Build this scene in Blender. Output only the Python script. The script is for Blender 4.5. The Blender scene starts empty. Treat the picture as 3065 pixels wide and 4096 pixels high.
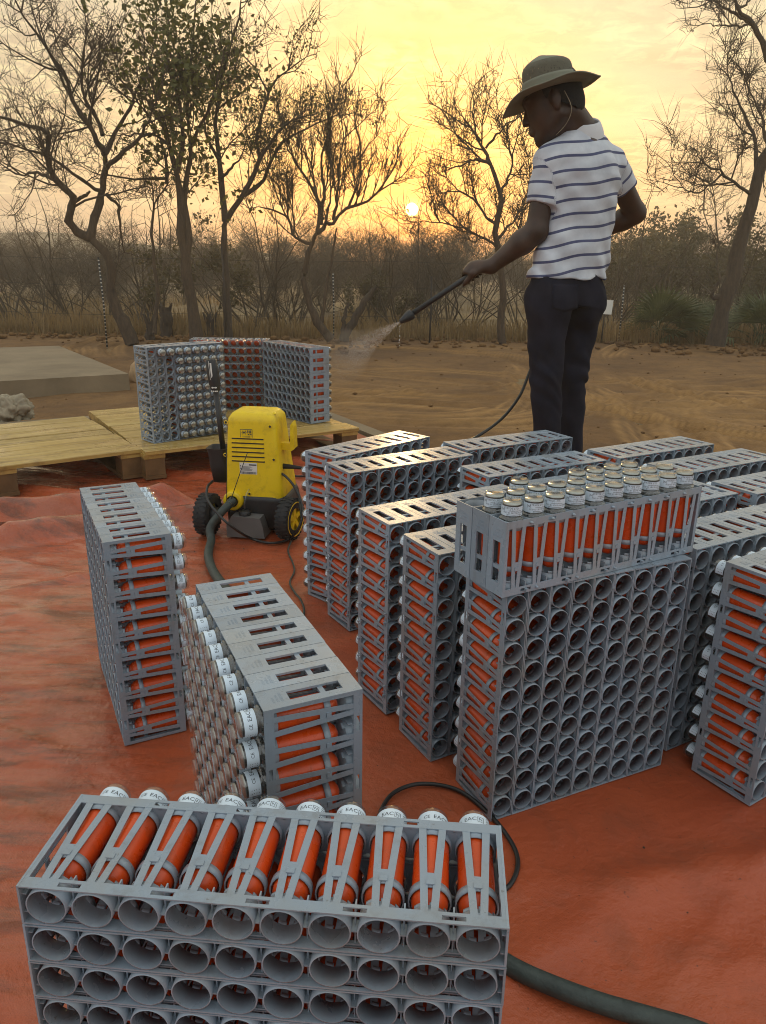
import bpy, math, random
import numpy as np
from mathutils import Matrix, Vector
R = math.radians
SCN = bpy.context.scene
COL = SCN.collection

# ------------------------------------------------------------------ camera
CAM_H, CAM_P, CAM_R, CAM_F = 0.9722, R(18.081), R(0.817), 2992.0     # metres, radians, radians, pixels of a 4096 px tall frame
c_, s_ = math.cos(CAM_P), math.sin(CAM_P)
_fw = np.array([0, c_, -s_]); _up0 = np.array([0, s_, c_]); _rt0 = np.array([1.0, 0, 0])
_cr, _sr = math.cos(CAM_R), math.sin(CAM_R)
_rt = _cr * _rt0 + _sr * _up0; _up = -_sr * _rt0 + _cr * _up0
cam = bpy.data.cameras.new('camera'); cam_o = bpy.data.objects.new('camera', cam); COL.objects.link(cam_o)
cam_o.matrix_world = Matrix(((_rt[0], _up[0], -_fw[0], 0), (_rt[1], _up[1], -_fw[1], 0), (_rt[2], _up[2], -_fw[2], CAM_H), (0, 0, 0, 1)))
cam.sensor_fit = 'VERTICAL'; cam.sensor_height = 24.0; cam.lens = CAM_F / 4096 * 24.0
cam.clip_start = 0.02; cam.clip_end = 6000
SCN.camera = cam_o
def ray(px, py):
    d = _fw + (px - 1532.5) / CAM_F * _rt - (py - 2048) / CAM_F * _up
    return d
def at(px, py, Y):                    # the point of the place seen at that spot, Y metres ahead
    d = ray(px, py); t = Y / d[1]
    return np.array([d[0] * t, Y, CAM_H + d[2] * t])
def on(px, py, z=0.0):                # the same, on the level z
    d = ray(px, py); t = (z - CAM_H) / d[2]
    return np.array([d[0] * t, d[1] * t, z])

# ------------------------------------------------------------------ sky, sun, exposure
sd = ray(1648, 838); sd = sd / np.linalg.norm(sd)
SUN_EL = math.asin(sd[2]); SUN_AZ = math.atan2(sd[0], sd[1])
world = bpy.data.worlds.new('World'); SCN.world = world; world.use_nodes = True
wn, wl = world.node_tree.nodes, world.node_tree.links
wn.clear()
def W(t, **k):
    n = wn.new(t)
    for a, b in k.items(): setattr(n, a, b)
    return n
def wm(op, a, b=None, cl=False):
    n = W('ShaderNodeMath', operation=op, use_clamp=cl)
    for i, v in enumerate((a, b)):
        if v is None: continue
        if isinstance(v, (int, float)): n.inputs[i].default_value = v
        else: wl.new(v, n.inputs[i])
    return n.outputs[0]
def wmix(fac, a, b, mode='MIX'):
    n = W('ShaderNodeMix', data_type='RGBA', blend_type=mode)
    for i, v in ((0, fac), (6, a), (7, b)):
        if isinstance(v, (int, float)): n.inputs[i].default_value = v
        elif isinstance(v, tuple): n.inputs[i].default_value = v + (1,)
        else: wl.new(v, n.inputs[i])
    return n.outputs[2]
def wramp(fac, stops):
    n = W('ShaderNodeValToRGB'); cr = n.color_ramp
    while len(cr.elements) < len(stops): cr.elements.new(0.5)
    for e, (p, c) in zip(cr.elements, stops):
        e.position = p; e.color = (c if isinstance(c, tuple) else (c, c, c)) + (1,)
    wl.new(fac, n.inputs[0]); return n.outputs[0]
tc = W('ShaderNodeTexCoord'); sep = W('ShaderNodeSeparateXYZ'); wl.new(tc.outputs['Generated'], sep.inputs[0])
dot = W('ShaderNodeVectorMath', operation='DOT_PRODUCT'); wl.new(tc.outputs['Generated'], dot.inputs[0]); dot.inputs[1].default_value = tuple(sd)
ang = wm('ARCCOSINE', wm('MINIMUM', dot.outputs['Value'], 1.0))
angn = wm('DIVIDE', ang, math.pi)
elev = wm('MAXIMUM', sep.outputs[2], 0.0)
sky = W('ShaderNodeTexSky'); sky.sky_type = 'NISHITA'; sky.sun_disc = False
sky.sun_elevation = SUN_EL; sky.sun_rotation = SUN_AZ; sky.air_density = 1.6; sky.dust_density = 5.0; sky.ozone_density = 1.0; sky.altitude = 400
SKY_STRENGTH = 0.06
nish = W('ShaderNodeVectorMath', operation='SCALE'); wl.new(sky.outputs[0], nish.inputs[0]); nish.inputs[3].default_value = SKY_STRENGTH
# thin high cloud veil: colour by the angle from the sun, greyer in the haze near the horizon
veil = wramp(angn, [(0.0, (1.05, 0.46, 0.03)), (0.018, (1.02, 0.58, 0.07)), (0.035, (1.02, 0.74, 0.20)), (0.06, (1.0, 0.85, 0.36)), (0.09, (0.96, 0.90, 0.56)), (0.135, (0.72, 0.68, 0.50)), (0.19, (0.64, 0.65, 0.54)),
                    (0.27, (0.84, 0.92, 0.84)), (0.45, (1.16, 1.36, 1.48)), (1.0, (1.04, 1.26, 1.46))])
hz = wramp(angn, [(0.0, (0.95, 0.44, 0.12)), (0.05, (0.76, 0.44, 0.19)), (0.12, (0.43, 0.41, 0.34)), (0.25, (0.34, 0.37, 0.38)), (0.45, (0.30, 0.41, 0.54)), (1.0, (0.30, 0.42, 0.58))])
lowf = wramp(wm('DIVIDE', elev, 0.45, True), [(0.0, 1.0), (0.07, 0.95), (0.20, 0.55), (0.45, 0.15), (1.0, 0.0)])
base = wmix(lowf, veil, hz)
# altocumulus: noise on a flat layer overhead
iz = wm('DIVIDE', 1.0, wm('ADD', elev, 0.10))
comb = W('ShaderNodeCombineXYZ')
wl.new(wm('MULTIPLY', sep.outputs[0], iz), comb.inputs[0]); wl.new(wm('MULTIPLY', wm('MULTIPLY', sep.outputs[1], iz), 1.0), comb.inputs[1])
def wnoise(scale, detail, rough, dist, vec=None):
    n = W('ShaderNodeTexNoise'); n.inputs['Scale'].default_value = scale; n.inputs['Detail'].default_value = detail
    n.inputs['Roughness'].default_value = rough; n.inputs['Distortion'].default_value = dist
    wl.new(vec or comb.outputs[0], n.inputs['Vector']); return n.outputs[0]
mp = W('ShaderNodeMapping'); wl.new(comb.outputs[0], mp.inputs[0]); mp.inputs['Rotation'].default_value = (0, 0, R(20)); mp.inputs['Scale'].default_value = (1.0, 2.4, 1.0)
streak = wramp(wnoise(0.9, 6, 0.6, 0.4, mp.outputs[0]), [(0.38, 0.0), (0.62, 1.0)])
puff = wramp(wnoise(11.0, 4, 0.6, 0.5), [(0.42, 0.0), (0.60, 1.0)])
patch = wramp(wnoise(0.8, 3, 0.5, 0.0), [(0.40, 0.0), (0.52, 1.0)])
c1 = wmix(wm('MULTIPLY', streak, 0.75), base, wmix(0.5, base, (1.0, 0.93, 0.62)))
c2 = wmix(wm('MULTIPLY', wm('MULTIPLY', puff, patch), wramp(wm('DIVIDE', elev, 0.12, True), [(0.25, 0.1), (1.0, 0.85)])), c1, wmix(0.4, wmix(1.0, c1, (1.35, 1.3, 1.25), 'MULTIPLY'), (1.0, 0.86, 0.42)))
rip = wm('MULTIPLY', wm('MULTIPLY', patch, wm('SUBTRACT', 1.0, puff)), wramp(wm('DIVIDE', elev, 0.12, True), [(0.25, 0.15), (1.0, 0.75)]))
c2 = wmix(rip, c2, wmix(1.0, c2, (0.80, 0.70, 0.66), 'MULTIPLY'))
dark = wm('MULTIPLY', wramp(wnoise(0.55, 5, 0.55, 0.6, mp.outputs[0]), [(0.42, 0.0), (0.62, 1.0)]), 0.75)
c3 = wmix(dark, c2, wmix(1.0, c2, (0.80, 0.76, 0.82), 'MULTIPLY'))
# the sun's disc behind the haze and its aureole
disc = wramp(wm('DIVIDE', ang, R(2.2), True), [(0.0, 1.0), (0.17, 1.0), (0.21, 0.05), (0.38, 0.0)])
aur = wm('POWER', wm('SUBTRACT', 1.0, wm('DIVIDE', ang, R(13), True), True), 3.0)
c4 = wmix(1.0, c3, wmix(aur, (0, 0, 0), (0.40, 0.05, 0.0)), 'ADD')
c5 = wmix(1.0, c4, wmix(disc, (0, 0, 0), (30.0, 20.0, 6.0)), 'ADD')
mixn = wmix(1.0, wmix(1.0, c5, (0.86, 0.86, 0.86), 'MULTIPLY'), nish.outputs[0], 'ADD')
bgn = W('ShaderNodeBackground'); wl.new(mixn, bgn.inputs[0]); bgn.inputs[1].default_value = 1.0
wo = W('ShaderNodeOutputWorld'); wl.new(bgn.outputs[0], wo.inputs[0])
sun = bpy.data.lights.new('sun', 'SUN'); sun.energy = 5.0; sun.angle = R(1.2); sun.color = (1.0, 0.66, 0.30)
sun_o = bpy.data.objects.new('sun', sun); COL.objects.link(sun_o)
sun_o.rotation_euler = Vector(sd).to_track_quat('Z', 'Y').to_euler(); sun_o.location = (0, 0, 20)
vs = SCN.view_settings; vs.view_transform = 'Standard'; vs.look = 'None'; vs.gamma = 1.0; vs.use_curve_mapping = False; vs.exposure = 0.0
SCN.render.engine = 'CYCLES'
SCN.cycles.max_bounces = 8; SCN.cycles.diffuse_bounces = 3; SCN.cycles.glossy_bounces = 3; SCN.cycles.transmission_bounces = 4
SCN.cycles.transparent_max_bounces = 24; SCN.cycles.volume_bounces = 0; SCN.cycles.caustics_reflective = False; SCN.cycles.caustics_refractive = False
SCN.cycles.use_denoising = True; SCN.cycles.filter_width = 1.0; SCN.cycles.adaptive_threshold = 0.015; SCN.cycles.sample_clamp_indirect = 6.0

# ------------------------------------------------------------------ helpers
def link(name, me, parent=None, mats=None, mw=None):
    o = bpy.data.objects.new(name, me)
    if parent is not None: o.parent = parent
    if mw is not None: o.matrix_local = mw
    if mats and me is not None and len(me.materials) == 0:
        for m in (mats if isinstance(mats, (list, tuple)) else [mats]): me.materials.append(m)
    COL.objects.link(o); return o
def tag(o, label=None, cat=None, group=None, kind=None):
    for k, v in (('label', label), ('category', cat), ('group', group), ('kind', kind)):
        if v: o[k] = v
    return o
def empty(name, loc=(0, 0, 0), rz=0.0, mw=None):
    o = bpy.data.objects.new(name, None); o.empty_display_size = 0.05
    if mw is not None: o.matrix_world = mw
    else: o.location = loc; o.rotation_euler = (0, 0, rz)
    COL.objects.link(o); return o
def np_mesh(name, v, f, smooth=False, mi=None):
    """v (n,3); f (m,k) uniform polygons"""
    me = bpy.data.meshes.new(name); v = np.asarray(v, np.float32); f = np.asarray(f, np.int32)
    m, k = f.shape
    me.vertices.add(len(v)); me.vertices.foreach_set('co', v.ravel())
    me.loops.add(m * k); me.loops.foreach_set('vertex_index', f.ravel())
    me.polygons.add(m); me.polygons.foreach_set('loop_start', np.arange(0, m * k, k, dtype=np.int32))
    if smooth: me.polygons.foreach_set('use_smooth', np.ones(m, bool))
    if mi is not None: me.polygons.foreach_set('material_index', np.asarray(mi, np.int32))
    me.update(calc_edges=True); return me
class MB:
    def __init__(s): s.v = []; s.f = []; s.m = []; s.sm = []
    def add(s, v, f, m=0, sm=False):
        b = len(s.v); s.v += [tuple(map(float, q)) for q in v]
        for q in f: s.f.append(tuple(b + i for i in q)); s.m.append(m); s.sm.append(sm)
        return s
    def box(s, a, b, m=0, M=None):
        (x0, y0, z0), (x1, y1, z1) = a, b
        v = [(x0, y0, z0), (x1, y0, z0), (x1, y1, z0), (x0, y1, z0), (x0, y0, z1), (x1, y0, z1), (x1, y1, z1), (x0, y1, z1)]
        if M is not None: v = [tuple(M @ Vector(q)) for q in v]
        return s.add(v, [(3, 2, 1, 0), (4, 5, 6, 7), (0, 1, 5, 4), (1, 2, 6, 5), (2, 3, 7, 6), (3, 0, 4, 7)], m)
    def prism(s, poly, n0, n1, axis=1, m=0, sm=False):
        """poly: 2-D corners in the plane of the other two axes; extruded along axis from n0 to n1"""
        def P(a, b, n): return {0: (n, a, b), 1: (a, n, b), 2: (a, b, n)}[axis]
        k = len(poly); v = [P(a, b, n0) for a, b in poly] + [P(a, b, n1) for a, b in poly]
        f = [tuple(range(k)), tuple(range(2 * k - 1, k - 1, -1))]
        s.add(v, f, m)
        return s.add(v, [(i, i + k, (i + 1) % k + k, (i + 1) % k) for i in range(k)], m, sm)
    def lathe(s, prof, n=24, m=0, M=None, sm=True, a0=0.0, a1=2 * math.pi):
        full = abs(a1 - a0 - 2 * math.pi) < 1e-6; na = n if full else n + 1
        v = []
        for i in range(na):
            a = a0 + (a1 - a0) * i / n; ca, sa = math.cos(a), math.sin(a)
            for r, z in prof: v.append((r * ca, r * sa, z))
        if M is not None: v = [tuple(M @ Vector(q)) for q in v]
        k = len(prof); f = []
        for i in range(n):
            j = (i + 1) % na
            for q in range(k - 1): f.append((i * k + q, j * k + q, j * k + q + 1, i * k + q + 1))
        return s.add(v, f, m, sm)
    def tube(s, pts, rad, n=8, m=0, caps=True):
        pts = np.asarray(pts, float); K = len(pts); rad = np.full(K, rad) if np.isscalar(rad) else np.asarray(rad, float)
        v, f = tubes(pts[None], rad[None], n); s.add(v, f, m, True)
        if caps: b = len(s.v) - K * n; s.f += [tuple(b + i for i in range(n))[::-1], tuple(b + (K - 1) * n + i for i in range(n))]; s.m += [m, m]; s.sm += [False, False]
        return s
    def mesh(s, name):
        me = bpy.data.meshes.new(name); me.from_pydata(s.v, [], s.f)
        me.polygons.foreach_set('material_index', np.array(s.m, np.int32)); me.polygons.foreach_set('use_smooth', np.array(s.sm, bool))
        me.update(); return me
    def build(s, name, mats, parent=None, mw=None): return link(name, s.mesh(name), parent, mats, mw)
def tubes(pts, rad, n=5):
    """pts (N,K,3), rad (N,K) -> vertices, quads of N tubes"""
    pts = np.asarray(pts, float); N, K, _ = pts.shape
    t = np.gradient(pts, axis=1); t /= np.linalg.norm(t, axis=2, keepdims=True) + 1e-12
    ref = np.where(np.abs(t[:, :1, 2:3]) > 0.8, np.array([1.0, 0, 0]), np.array([0, 0, 1.0])); ref = np.broadcast_to(ref, t.shape)
    a = np.cross(t, ref); a /= np.linalg.norm(a, axis=2, keepdims=True) + 1e-12; b = np.cross(t, a)
    th = np.arange(n) * 2 * math.pi / n
    v = pts[:, :, None, :] + rad[:, :, None, None] * (np.cos(th)[None, None, :, None] * a[:, :, None, :] + np.sin(th)[None, None, :, None] * b[:, :, None, :])
    idx = np.arange(N * K * n).reshape(N, K, n)
    q = np.stack([idx[:, :-1, :], np.roll(idx, -1, 2)[:, :-1, :], np.roll(idx, -1, 2)[:, 1:, :], idx[:, 1:, :]], -1).reshape(-1, 4)
    return v.reshape(-1, 3), q
def spline(p, n=40):
    p = np.asarray(p, float); p = np.vstack([2 * p[0] - p[1], p, 2 * p[-1] - p[-2]])
    k = len(p) - 3; out = []
    for t in np.linspace(0, k - 1e-6, n):
        i = int(t); u = t - i; a, b, c, d = p[i:i + 4]
        out.append(0.5 * (2 * b + (c - a) * u + (2 * a - 5 * b + 4 * c - d) * u * u + (3 * b - a - 3 * c + d) * u ** 3))
    return np.array(out)
def resample(p, n):
    p = np.asarray(p, float); s = np.r_[0, np.cumsum(np.linalg.norm(np.diff(p, axis=0), axis=1))]
    q = np.linspace(0, s[-1], n); return np.stack([np.interp(q, s, p[:, i]) for i in range(p.shape[1])], 1)
def vnoise(x, y, seed=0):
    xi, yi = np.floor(x).astype(int), np.floor(y).astype(int); fx, fy = x - xi, y - yi
    fx = fx * fx * (3 - 2 * fx); fy = fy * fy * (3 - 2 * fy)
    def h(a, b):
        n = (a * 374761393 + b * 668265263 + seed * 69069) & 0x7fffffff
        n = ((n ^ (n >> 13)) * 1274126177) & 0x7fffffff
        return (n ^ (n >> 16)) % 65536 / 65536.0
    return (h(xi, yi) * (1 - fx) + h(xi + 1, yi) * fx) * (1 - fy) + (h(xi, yi + 1) * (1 - fx) + h(xi + 1, yi + 1) * fx) * fy - 0.5
def fbm(x, y, o=4, seed=0):
    r = 0; a = 1.0
    for i in range(o): r = r + a * vnoise(x * 2 ** i, y * 2 ** i, seed + i); a *= 0.5
    return r

# ------------------------------------------------------------------ materials
def lin(r, g, b):
    f = lambda c: (c / 255 / 12.92 if c <= 10 else ((c / 255 + 0.055) / 1.055) ** 2.4)
    return (f(r), f(g), f(b), 1)
class Mat:
    def __init__(s, name, base=(0.5, 0.5, 0.5, 1), rough=0.5, **k):
        s.m = bpy.data.materials.new(name); s.m.use_nodes = True; s.t = s.m.node_tree
        s.b = s.t.nodes['Principled BSDF']; s.b.inputs['Base Color'].default_value = base; s.b.inputs['Roughness'].default_value = rough
        for a, v in k.items(): s.b.inputs[a.replace('_', ' ')].default_value = v
        s.vec = None
    def n(s, t, **k):
        n = s.t.nodes.new(t)
        for a, b in k.items(): setattr(n, a, b)
        return n
    def set(s, sock, v):
        if hasattr(v, 'node'): s.t.links.new(v, sock)
        else: sock.default_value = v
    def coord(s, kind='Object', scale=None, rot=None):
        c = s.n('ShaderNodeTexCoord').outputs[kind]
        if scale or rot:
            m = s.n('ShaderNodeMapping'); s.t.links.new(c, m.inputs[0])
            if scale: m.inputs['Scale'].default_value = scale
            if rot: m.inputs['Rotation'].default_value = rot
            c = m.outputs[0]
        return c
    def noise(s, scale, detail=4, rough=0.55, dist=0.0, vec=None, col=False):
        n = s.n('ShaderNodeTexNoise'); n.inputs['Scale'].default_value = scale; n.inputs['Detail'].default_value = detail
        n.inputs['Roughness'].default_value = rough; n.inputs['Distortion'].default_value = dist
        s.t.links.new(vec if vec is not None else s.coord(), n.inputs['Vector']); return n.outputs[1 if col else 0]
    def ramp(s, fac, stops, interp='LINEAR'):
        n = s.n('ShaderNodeValToRGB'); cr = n.color_ramp; cr.interpolation = interp
        while len(cr.elements) < len(stops): cr.elements.new(0.5)
        for e, (p, c) in zip(cr.elements, stops):
            e.position = p; e.color = c if isinstance(c, tuple) else (c, c, c, 1)
        s.t.links.new(fac, n.inputs[0]); return n.outputs[0]
    def mix(s, fac, a, b, mode='MIX'):
        n = s.n('ShaderNodeMix', data_type='RGBA', blend_type=mode)
        for i, v in ((0, fac), (6, a), (7, b)): s.set(n.inputs[i], v)
        return n.outputs[2]
    def math(s, op, a, b=None, cl=False):
        n = s.n('ShaderNodeMath', operation=op, use_clamp=cl); s.set(n.inputs[0], a)
        if b is not None: s.set(n.inputs[1], b)
        return n.outputs[0]
    def color(s, v): s.set(s.b.inputs['Base Color'], v); return s
    def rough(s, v): s.set(s.b.inputs['Roughness'], v); return s
    def bump(s, h, strength=0.3, dist=0.01):
        n = s.n('ShaderNodeBump'); n.inputs['Strength'].default_value = strength; n.inputs['Distance'].default_value = dist
        s.t.links.new(h, n.inputs['Height']); s.t.links.new(n.outputs[0], s.b.inputs['Normal']); return s
    def per_object(s, amount=0.1):
        """brightness factor differing from object to object"""
        r = s.n('ShaderNodeObjectInfo').outputs['Random']
        return s.ramp(r, [(0.0, 1 - amount), (1.0, 1 + amount)])
def plain(name, base, rough, bump=0.0, bscale=60, var=0.12, vscale=8, **k):
    m = Mat(name, base, rough, **k)
    d = tuple(c * (1 - var) for c in base[:3]) + (1,); l = tuple(min(1, c * (1 + var)) for c in base[:3]) + (1,)
    m.color(m.ramp(m.noise(vscale), [(0.3, d), (0.7, l)]))
    if bump: m.bump(m.noise(bscale, 3), bump, 0.004)
    return m.m
MT = {}
# grey moulded plastic of the racks: faint dust and smears, slightly different from rack to rack
m = Mat('grey_plastic', rough=0.42)
geo = m.n('ShaderNodeNewGeometry').outputs['Position']
dust = m.ramp(m.noise(9, 5, 0.6, 0.3, vec=geo), [(0.45, 0.0), (0.75, 1.0)])
g = m.mix(m.math('MULTIPLY', dust, 0.45), lin(139, 152, 165), lin(150, 142, 126))
specks = m.ramp(m.noise(160, 2, vec=geo), [(0.70, 0.0), (0.76, 1.0)])
g = m.mix(m.math('MULTIPLY', specks, 0.45), g, lin(84, 74, 62))
drp = m.n('ShaderNodeMapping'); m.t.links.new(geo, drp.inputs[0]); drp.inputs['Scale'].default_value = (26, 26, 4)
g = m.mix(m.math('MULTIPLY', m.ramp(m.noise(1.6, 5, 0.65, 0.2, vec=drp.outputs[0]), [(0.54, 0.0), (0.70, 1.0)]), 0.30), g, lin(104, 92, 78))
m.color(m.mix(1.0, g, m.per_object(0.12), 'MULTIPLY'))
m.rough(m.ramp(m.noise(22, 4, vec=geo), [(0.3, 0.20), (0.7, 0.38)])); m.bump(m.noise(300, 2, vec=geo), 0.06, 0.001)
MT['rack'] = m.m
m = Mat('orange_housing', rough=0.30); geo = m.n('ShaderNodeNewGeometry').outputs['Position']
dr = m.ramp(m.noise(30, 5, 0.65, vec=geo), [(0.52, 0.0), (0.75, 1.0)])
oc = m.mix(m.math('MULTIPLY', dr, 0.6), lin(208, 74, 22), lin(136, 66, 36))
m.color(m.mix(1.0, oc, m.per_object(0.10), 'MULTIPLY')); m.rough(m.ramp(m.noise(40, 3, vec=geo), [(0.3, 0.18), (0.7, 0.45)]))
MT['orange'] = m.m
m = Mat('clear_plastic', (0.55, 0.57, 0.57, 1), 0.3); tb = m.n('ShaderNodeBsdfTransparent'); tb.inputs[0].default_value = (0.90, 0.92, 0.92, 1); gl = m.n('ShaderNodeBsdfGlossy'); gl.inputs['Roughness'].default_value = 0.06
fz = m.n('ShaderNodeFresnel'); fz.inputs[0].default_value = 1.55; bf_ = m.n('ShaderNodeNewGeometry').outputs['Backfacing']; mx = m.n('ShaderNodeMixShader'); m.t.links.new(m.math('MULTIPLY', m.math('ADD', m.math('MULTIPLY', fz.outputs[0], 1.5), 0.03, True), m.math('SUBTRACT', 1.0, bf_)), mx.inputs[0]); m.t.links.new(tb.outputs[0], mx.inputs[1]); m.t.links.new(gl.outputs[0], mx.inputs[2])
m2 = m.n('ShaderNodeMixShader'); m2.inputs[0].default_value = 0.03; m.t.links.new(mx.outputs[0], m2.inputs[1]); m.t.links.new(m.b.outputs[0], m2.inputs[2]); m.t.links.new(m2.outputs[0], m.t.nodes['Material Output'].inputs[0]); MT['clear'] = m.m
MT['core'] = plain('electronics_core', lin(44, 43, 42), 0.4, var=0.7, vscale=160)
m = Mat('label_paper', rough=0.55); m.color(m.mix(1.0, lin(206, 220, 232), m.per_object(0.06), 'MULTIPLY')); MT['label'] = m.m
MT['ink'] = Mat('black_ink', lin(58, 63, 72), 0.6).m
# wet orange tarpaulin
m = Mat('orange_tarpaulin', rough=0.5); pos = m.n('ShaderNodeNewGeometry').outputs['Position']
sx = m.n('ShaderNodeSeparateXYZ'); m.t.links.new(pos, sx.inputs[0])
n1 = m.noise(1.3, 6, 0.6, 0.3, vec=pos); n2 = m.noise(7, 6, 0.65, 0.4, vec=pos); n3 = m.noise(45, 3, 0.7, vec=pos)
tcol = m.ramp(n1, [(0.30, lin(154, 66, 35)), (0.52, lin(174, 81, 44)), (0.72, lin(160, 86, 54))])
tcol = m.mix(m.math('MULTIPLY', m.ramp(n2, [(0.50, 0.0), (0.72, 1.0)]), 0.55), tcol, lin(116, 64, 40))
wetx = m.ramp(m.math('ADD', m.math('MULTIPLY', sx.outputs[0], -0.45), m.math('MULTIPLY', m.noise(0.9, 3, vec=pos), 0.6)), [(0.30, 0.0), (0.62, 1.0)])
mudv = m.n('ShaderNodeMapping'); m.t.links.new(pos, mudv.inputs[0]); mudv.inputs['Rotation'].default_value = (0, 0, R(12)); mudv.inputs['Scale'].default_value = (2.0, 7.0, 1)
mud = m.ramp(m.noise(2.2, 8, 0.72, 0.5, vec=mudv.outputs[0]), [(0.50, 0.0), (0.62, 1.0)])
tcol = m.mix(m.math('MULTIPLY', m.math('MULTIPLY', mud, wetx), 0.65), tcol, lin(84, 52, 36))
grit = m.ramp(m.noise(130, 2, vec=pos), [(0.70, 0.0), (0.74, 1.0)])
tcol = m.mix(m.math('MULTIPLY', grit, 0.6), tcol, lin(70, 46, 34))
m.color(tcol)
rdry = m.ramp(n2, [(0.3, 0.42), (0.7, 0.60)]); rwet = m.ramp(m.noise(5, 6, 0.65, 0.3, vec=mudv.outputs[0]), [(0.36, 0.10), (0.60, 0.42)])
m.rough(m.mix(wetx, rdry, rwet))
wv = m.n('ShaderNodeTexChecker'); wv.inputs['Scale'].default_value = 420; m.t.links.new(pos, wv.inputs['Vector'])
hgt = m.math('ADD', m.math('MULTIPLY', m.noise(60, 4, 0.6, vec=pos), 0.8), m.math('ADD', m.math('MULTIPLY', wv.outputs[1], 0.12), m.math('MULTIPLY', n2, 2.0)))
rdg = m.n('ShaderNodeTexNoise', noise_type='RIDGED_MULTIFRACTAL'); rdg.inputs['Scale'].default_value = 2.6; rdg.inputs['Detail'].default_value = 4; rdg.inputs['Distortion'].default_value = 0.6; m.t.links.new(mudv.outputs[0], rdg.inputs['Vector'])
rd2 = m.n('ShaderNodeTexNoise', noise_type='RIDGED_MULTIFRACTAL'); rd2.inputs['Scale'].default_value = 8.5; rd2.inputs['Detail'].default_value = 3; rd2.inputs['Distortion'].default_value = 0.3; m.t.links.new(pos, rd2.inputs['Vector'])
hgt = m.math('ADD', hgt, m.math('ADD', m.math('MULTIPLY', rdg.outputs[0], m.math('ADD', m.math('MULTIPLY', wetx, 1.2), 0.5)), m.math('MULTIPLY', rd2.outputs[0], 0.7)))
m.bump(hgt, 0.5, 0.008); m.set(m.b.inputs['Coat Weight'], m.math('MULTIPLY', m.math('MULTIPLY', wetx, m.ramp(m.noise(3.1, 5, 0.6, 0.3, vec=mudv.outputs[0]), [(0.40, 0.0), (0.55, 1.0)])), 0.9)); m.b.inputs['Coat Roughness'].default_value = 0.10; m.b.inputs['Coat IOR'].default_value = 1.33; MT['tarp'] = m.m
# bare brown earth
m = Mat('bare_earth', rough=0.95); pos = m.n('ShaderNodeNewGeometry').outputs['Position']
e1 = m.noise(0.55, 6, 0.6, 0.4, vec=pos); e2 = m.noise(6, 6, 0.7, vec=pos); e3 = m.noise(60, 3, 0.7, vec=pos)
ec = m.ramp(e1, [(0.32, lin(92, 64, 34)), (0.5, lin(120, 86, 46)), (0.70, lin(144, 108, 62))])
ec = m.mix(m.math('MULTIPLY', m.ramp(e2, [(0.42, 0.0), (0.70, 1.0)]), 0.6), ec, lin(78, 52, 27))
ec = m.mix(m.math('MULTIPLY', m.ramp(e3, [(0.60, 0.0), (0.70, 1.0)]), 0.3), ec, lin(150, 120, 78))
ec = m.mix(m.n('ShaderNodeAttribute', attribute_name='rut').outputs['Fac'], ec, lin(172, 132, 80)); m.color(ec); m.bump(m.math('ADD', m.math('MULTIPLY', e2, 2.0), m.math('MULTIPLY', e3, 0.8)), 0.7, 0.025); MT['earth'] = m.m
m = Mat('dry_veld', rough=0.95); pos = m.n('ShaderNodeNewGeometry').outputs['Position']
m.color(m.ramp(m.noise(0.35, 7, 0.7, vec=pos), [(0.3, lin(84, 68, 46)), (0.5, lin(116, 96, 64)), (0.7, lin(150, 126, 84))])); m.bump(m.noise(8, 5, vec=pos), 0.5, 0.05); MT['veld'] = m.m
m = Mat('concrete', rough=0.85); pos = m.n('ShaderNodeNewGeometry').outputs['Position']
cc = m.ramp(m.noise(1.6, 7, 0.65, 0.3, vec=pos), [(0.3, lin(112, 96, 74)), (0.6, lin(140, 122, 96)), (0.8, lin(126, 102, 76))])
m.color(cc); m.bump(m.noise(40, 5, 0.7, vec=pos), 0.35, 0.006); MT['concrete'] = m.m
# pallet boards: pale pine, wet in streaks
m = Mat('pine_board', rough=0.4); ob = m.coord('Object'); oi = m.n('ShaderNodeObjectInfo').outputs['Random']
st = m.n('ShaderNodeMapping'); m.t.links.new(ob, st.inputs[0]); st.inputs['Scale'].default_value = (2.2, 34, 34)
off = m.n('ShaderNodeCombineXYZ'); m.t.links.new(m.math('MULTIPLY', oi, 40.0), off.inputs[0]); m.t.links.new(m.math('MULTIPLY', oi, 17.0), off.inputs[1]); m.t.links.new(off.outputs[0], st.inputs['Location'])
wc = m.ramp(m.noise(1.0, 5, 0.6, 0.8, vec=st.outputs[0]), [(0.28, lin(128, 98, 50)), (0.5, lin(172, 142, 78)), (0.75, lin(194, 168, 104))])
pos = m.n('ShaderNodeNewGeometry').outputs['Position']
wc = m.mix(m.math('MULTIPLY', m.ramp(m.noise(7, 6, 0.7, vec=pos), [(0.54, 0.0), (0.74, 1.0)]), 0.7), wc, lin(98, 66, 36))
m.color(m.mix(1.0, wc, m.per_object(0.12), 'MULTIPLY')); m.rough(m.ramp(m.noise(4, 5, 0.6, vec=pos), [(0.36, 0.14), (0.62, 0.55)])); m.bump(m.noise(1.0, 4, vec=st.outputs[0]), 0.25, 0.004); MT['pine'] = m.m
MT['shaded_wood'] = plain('shade_darkened_wood', lin(104, 78, 46), 0.6, bump=0.4, bscale=60, var=0.3, vscale=12)  # pallet feet: their backlit shade is put into a darker wood colour
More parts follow.
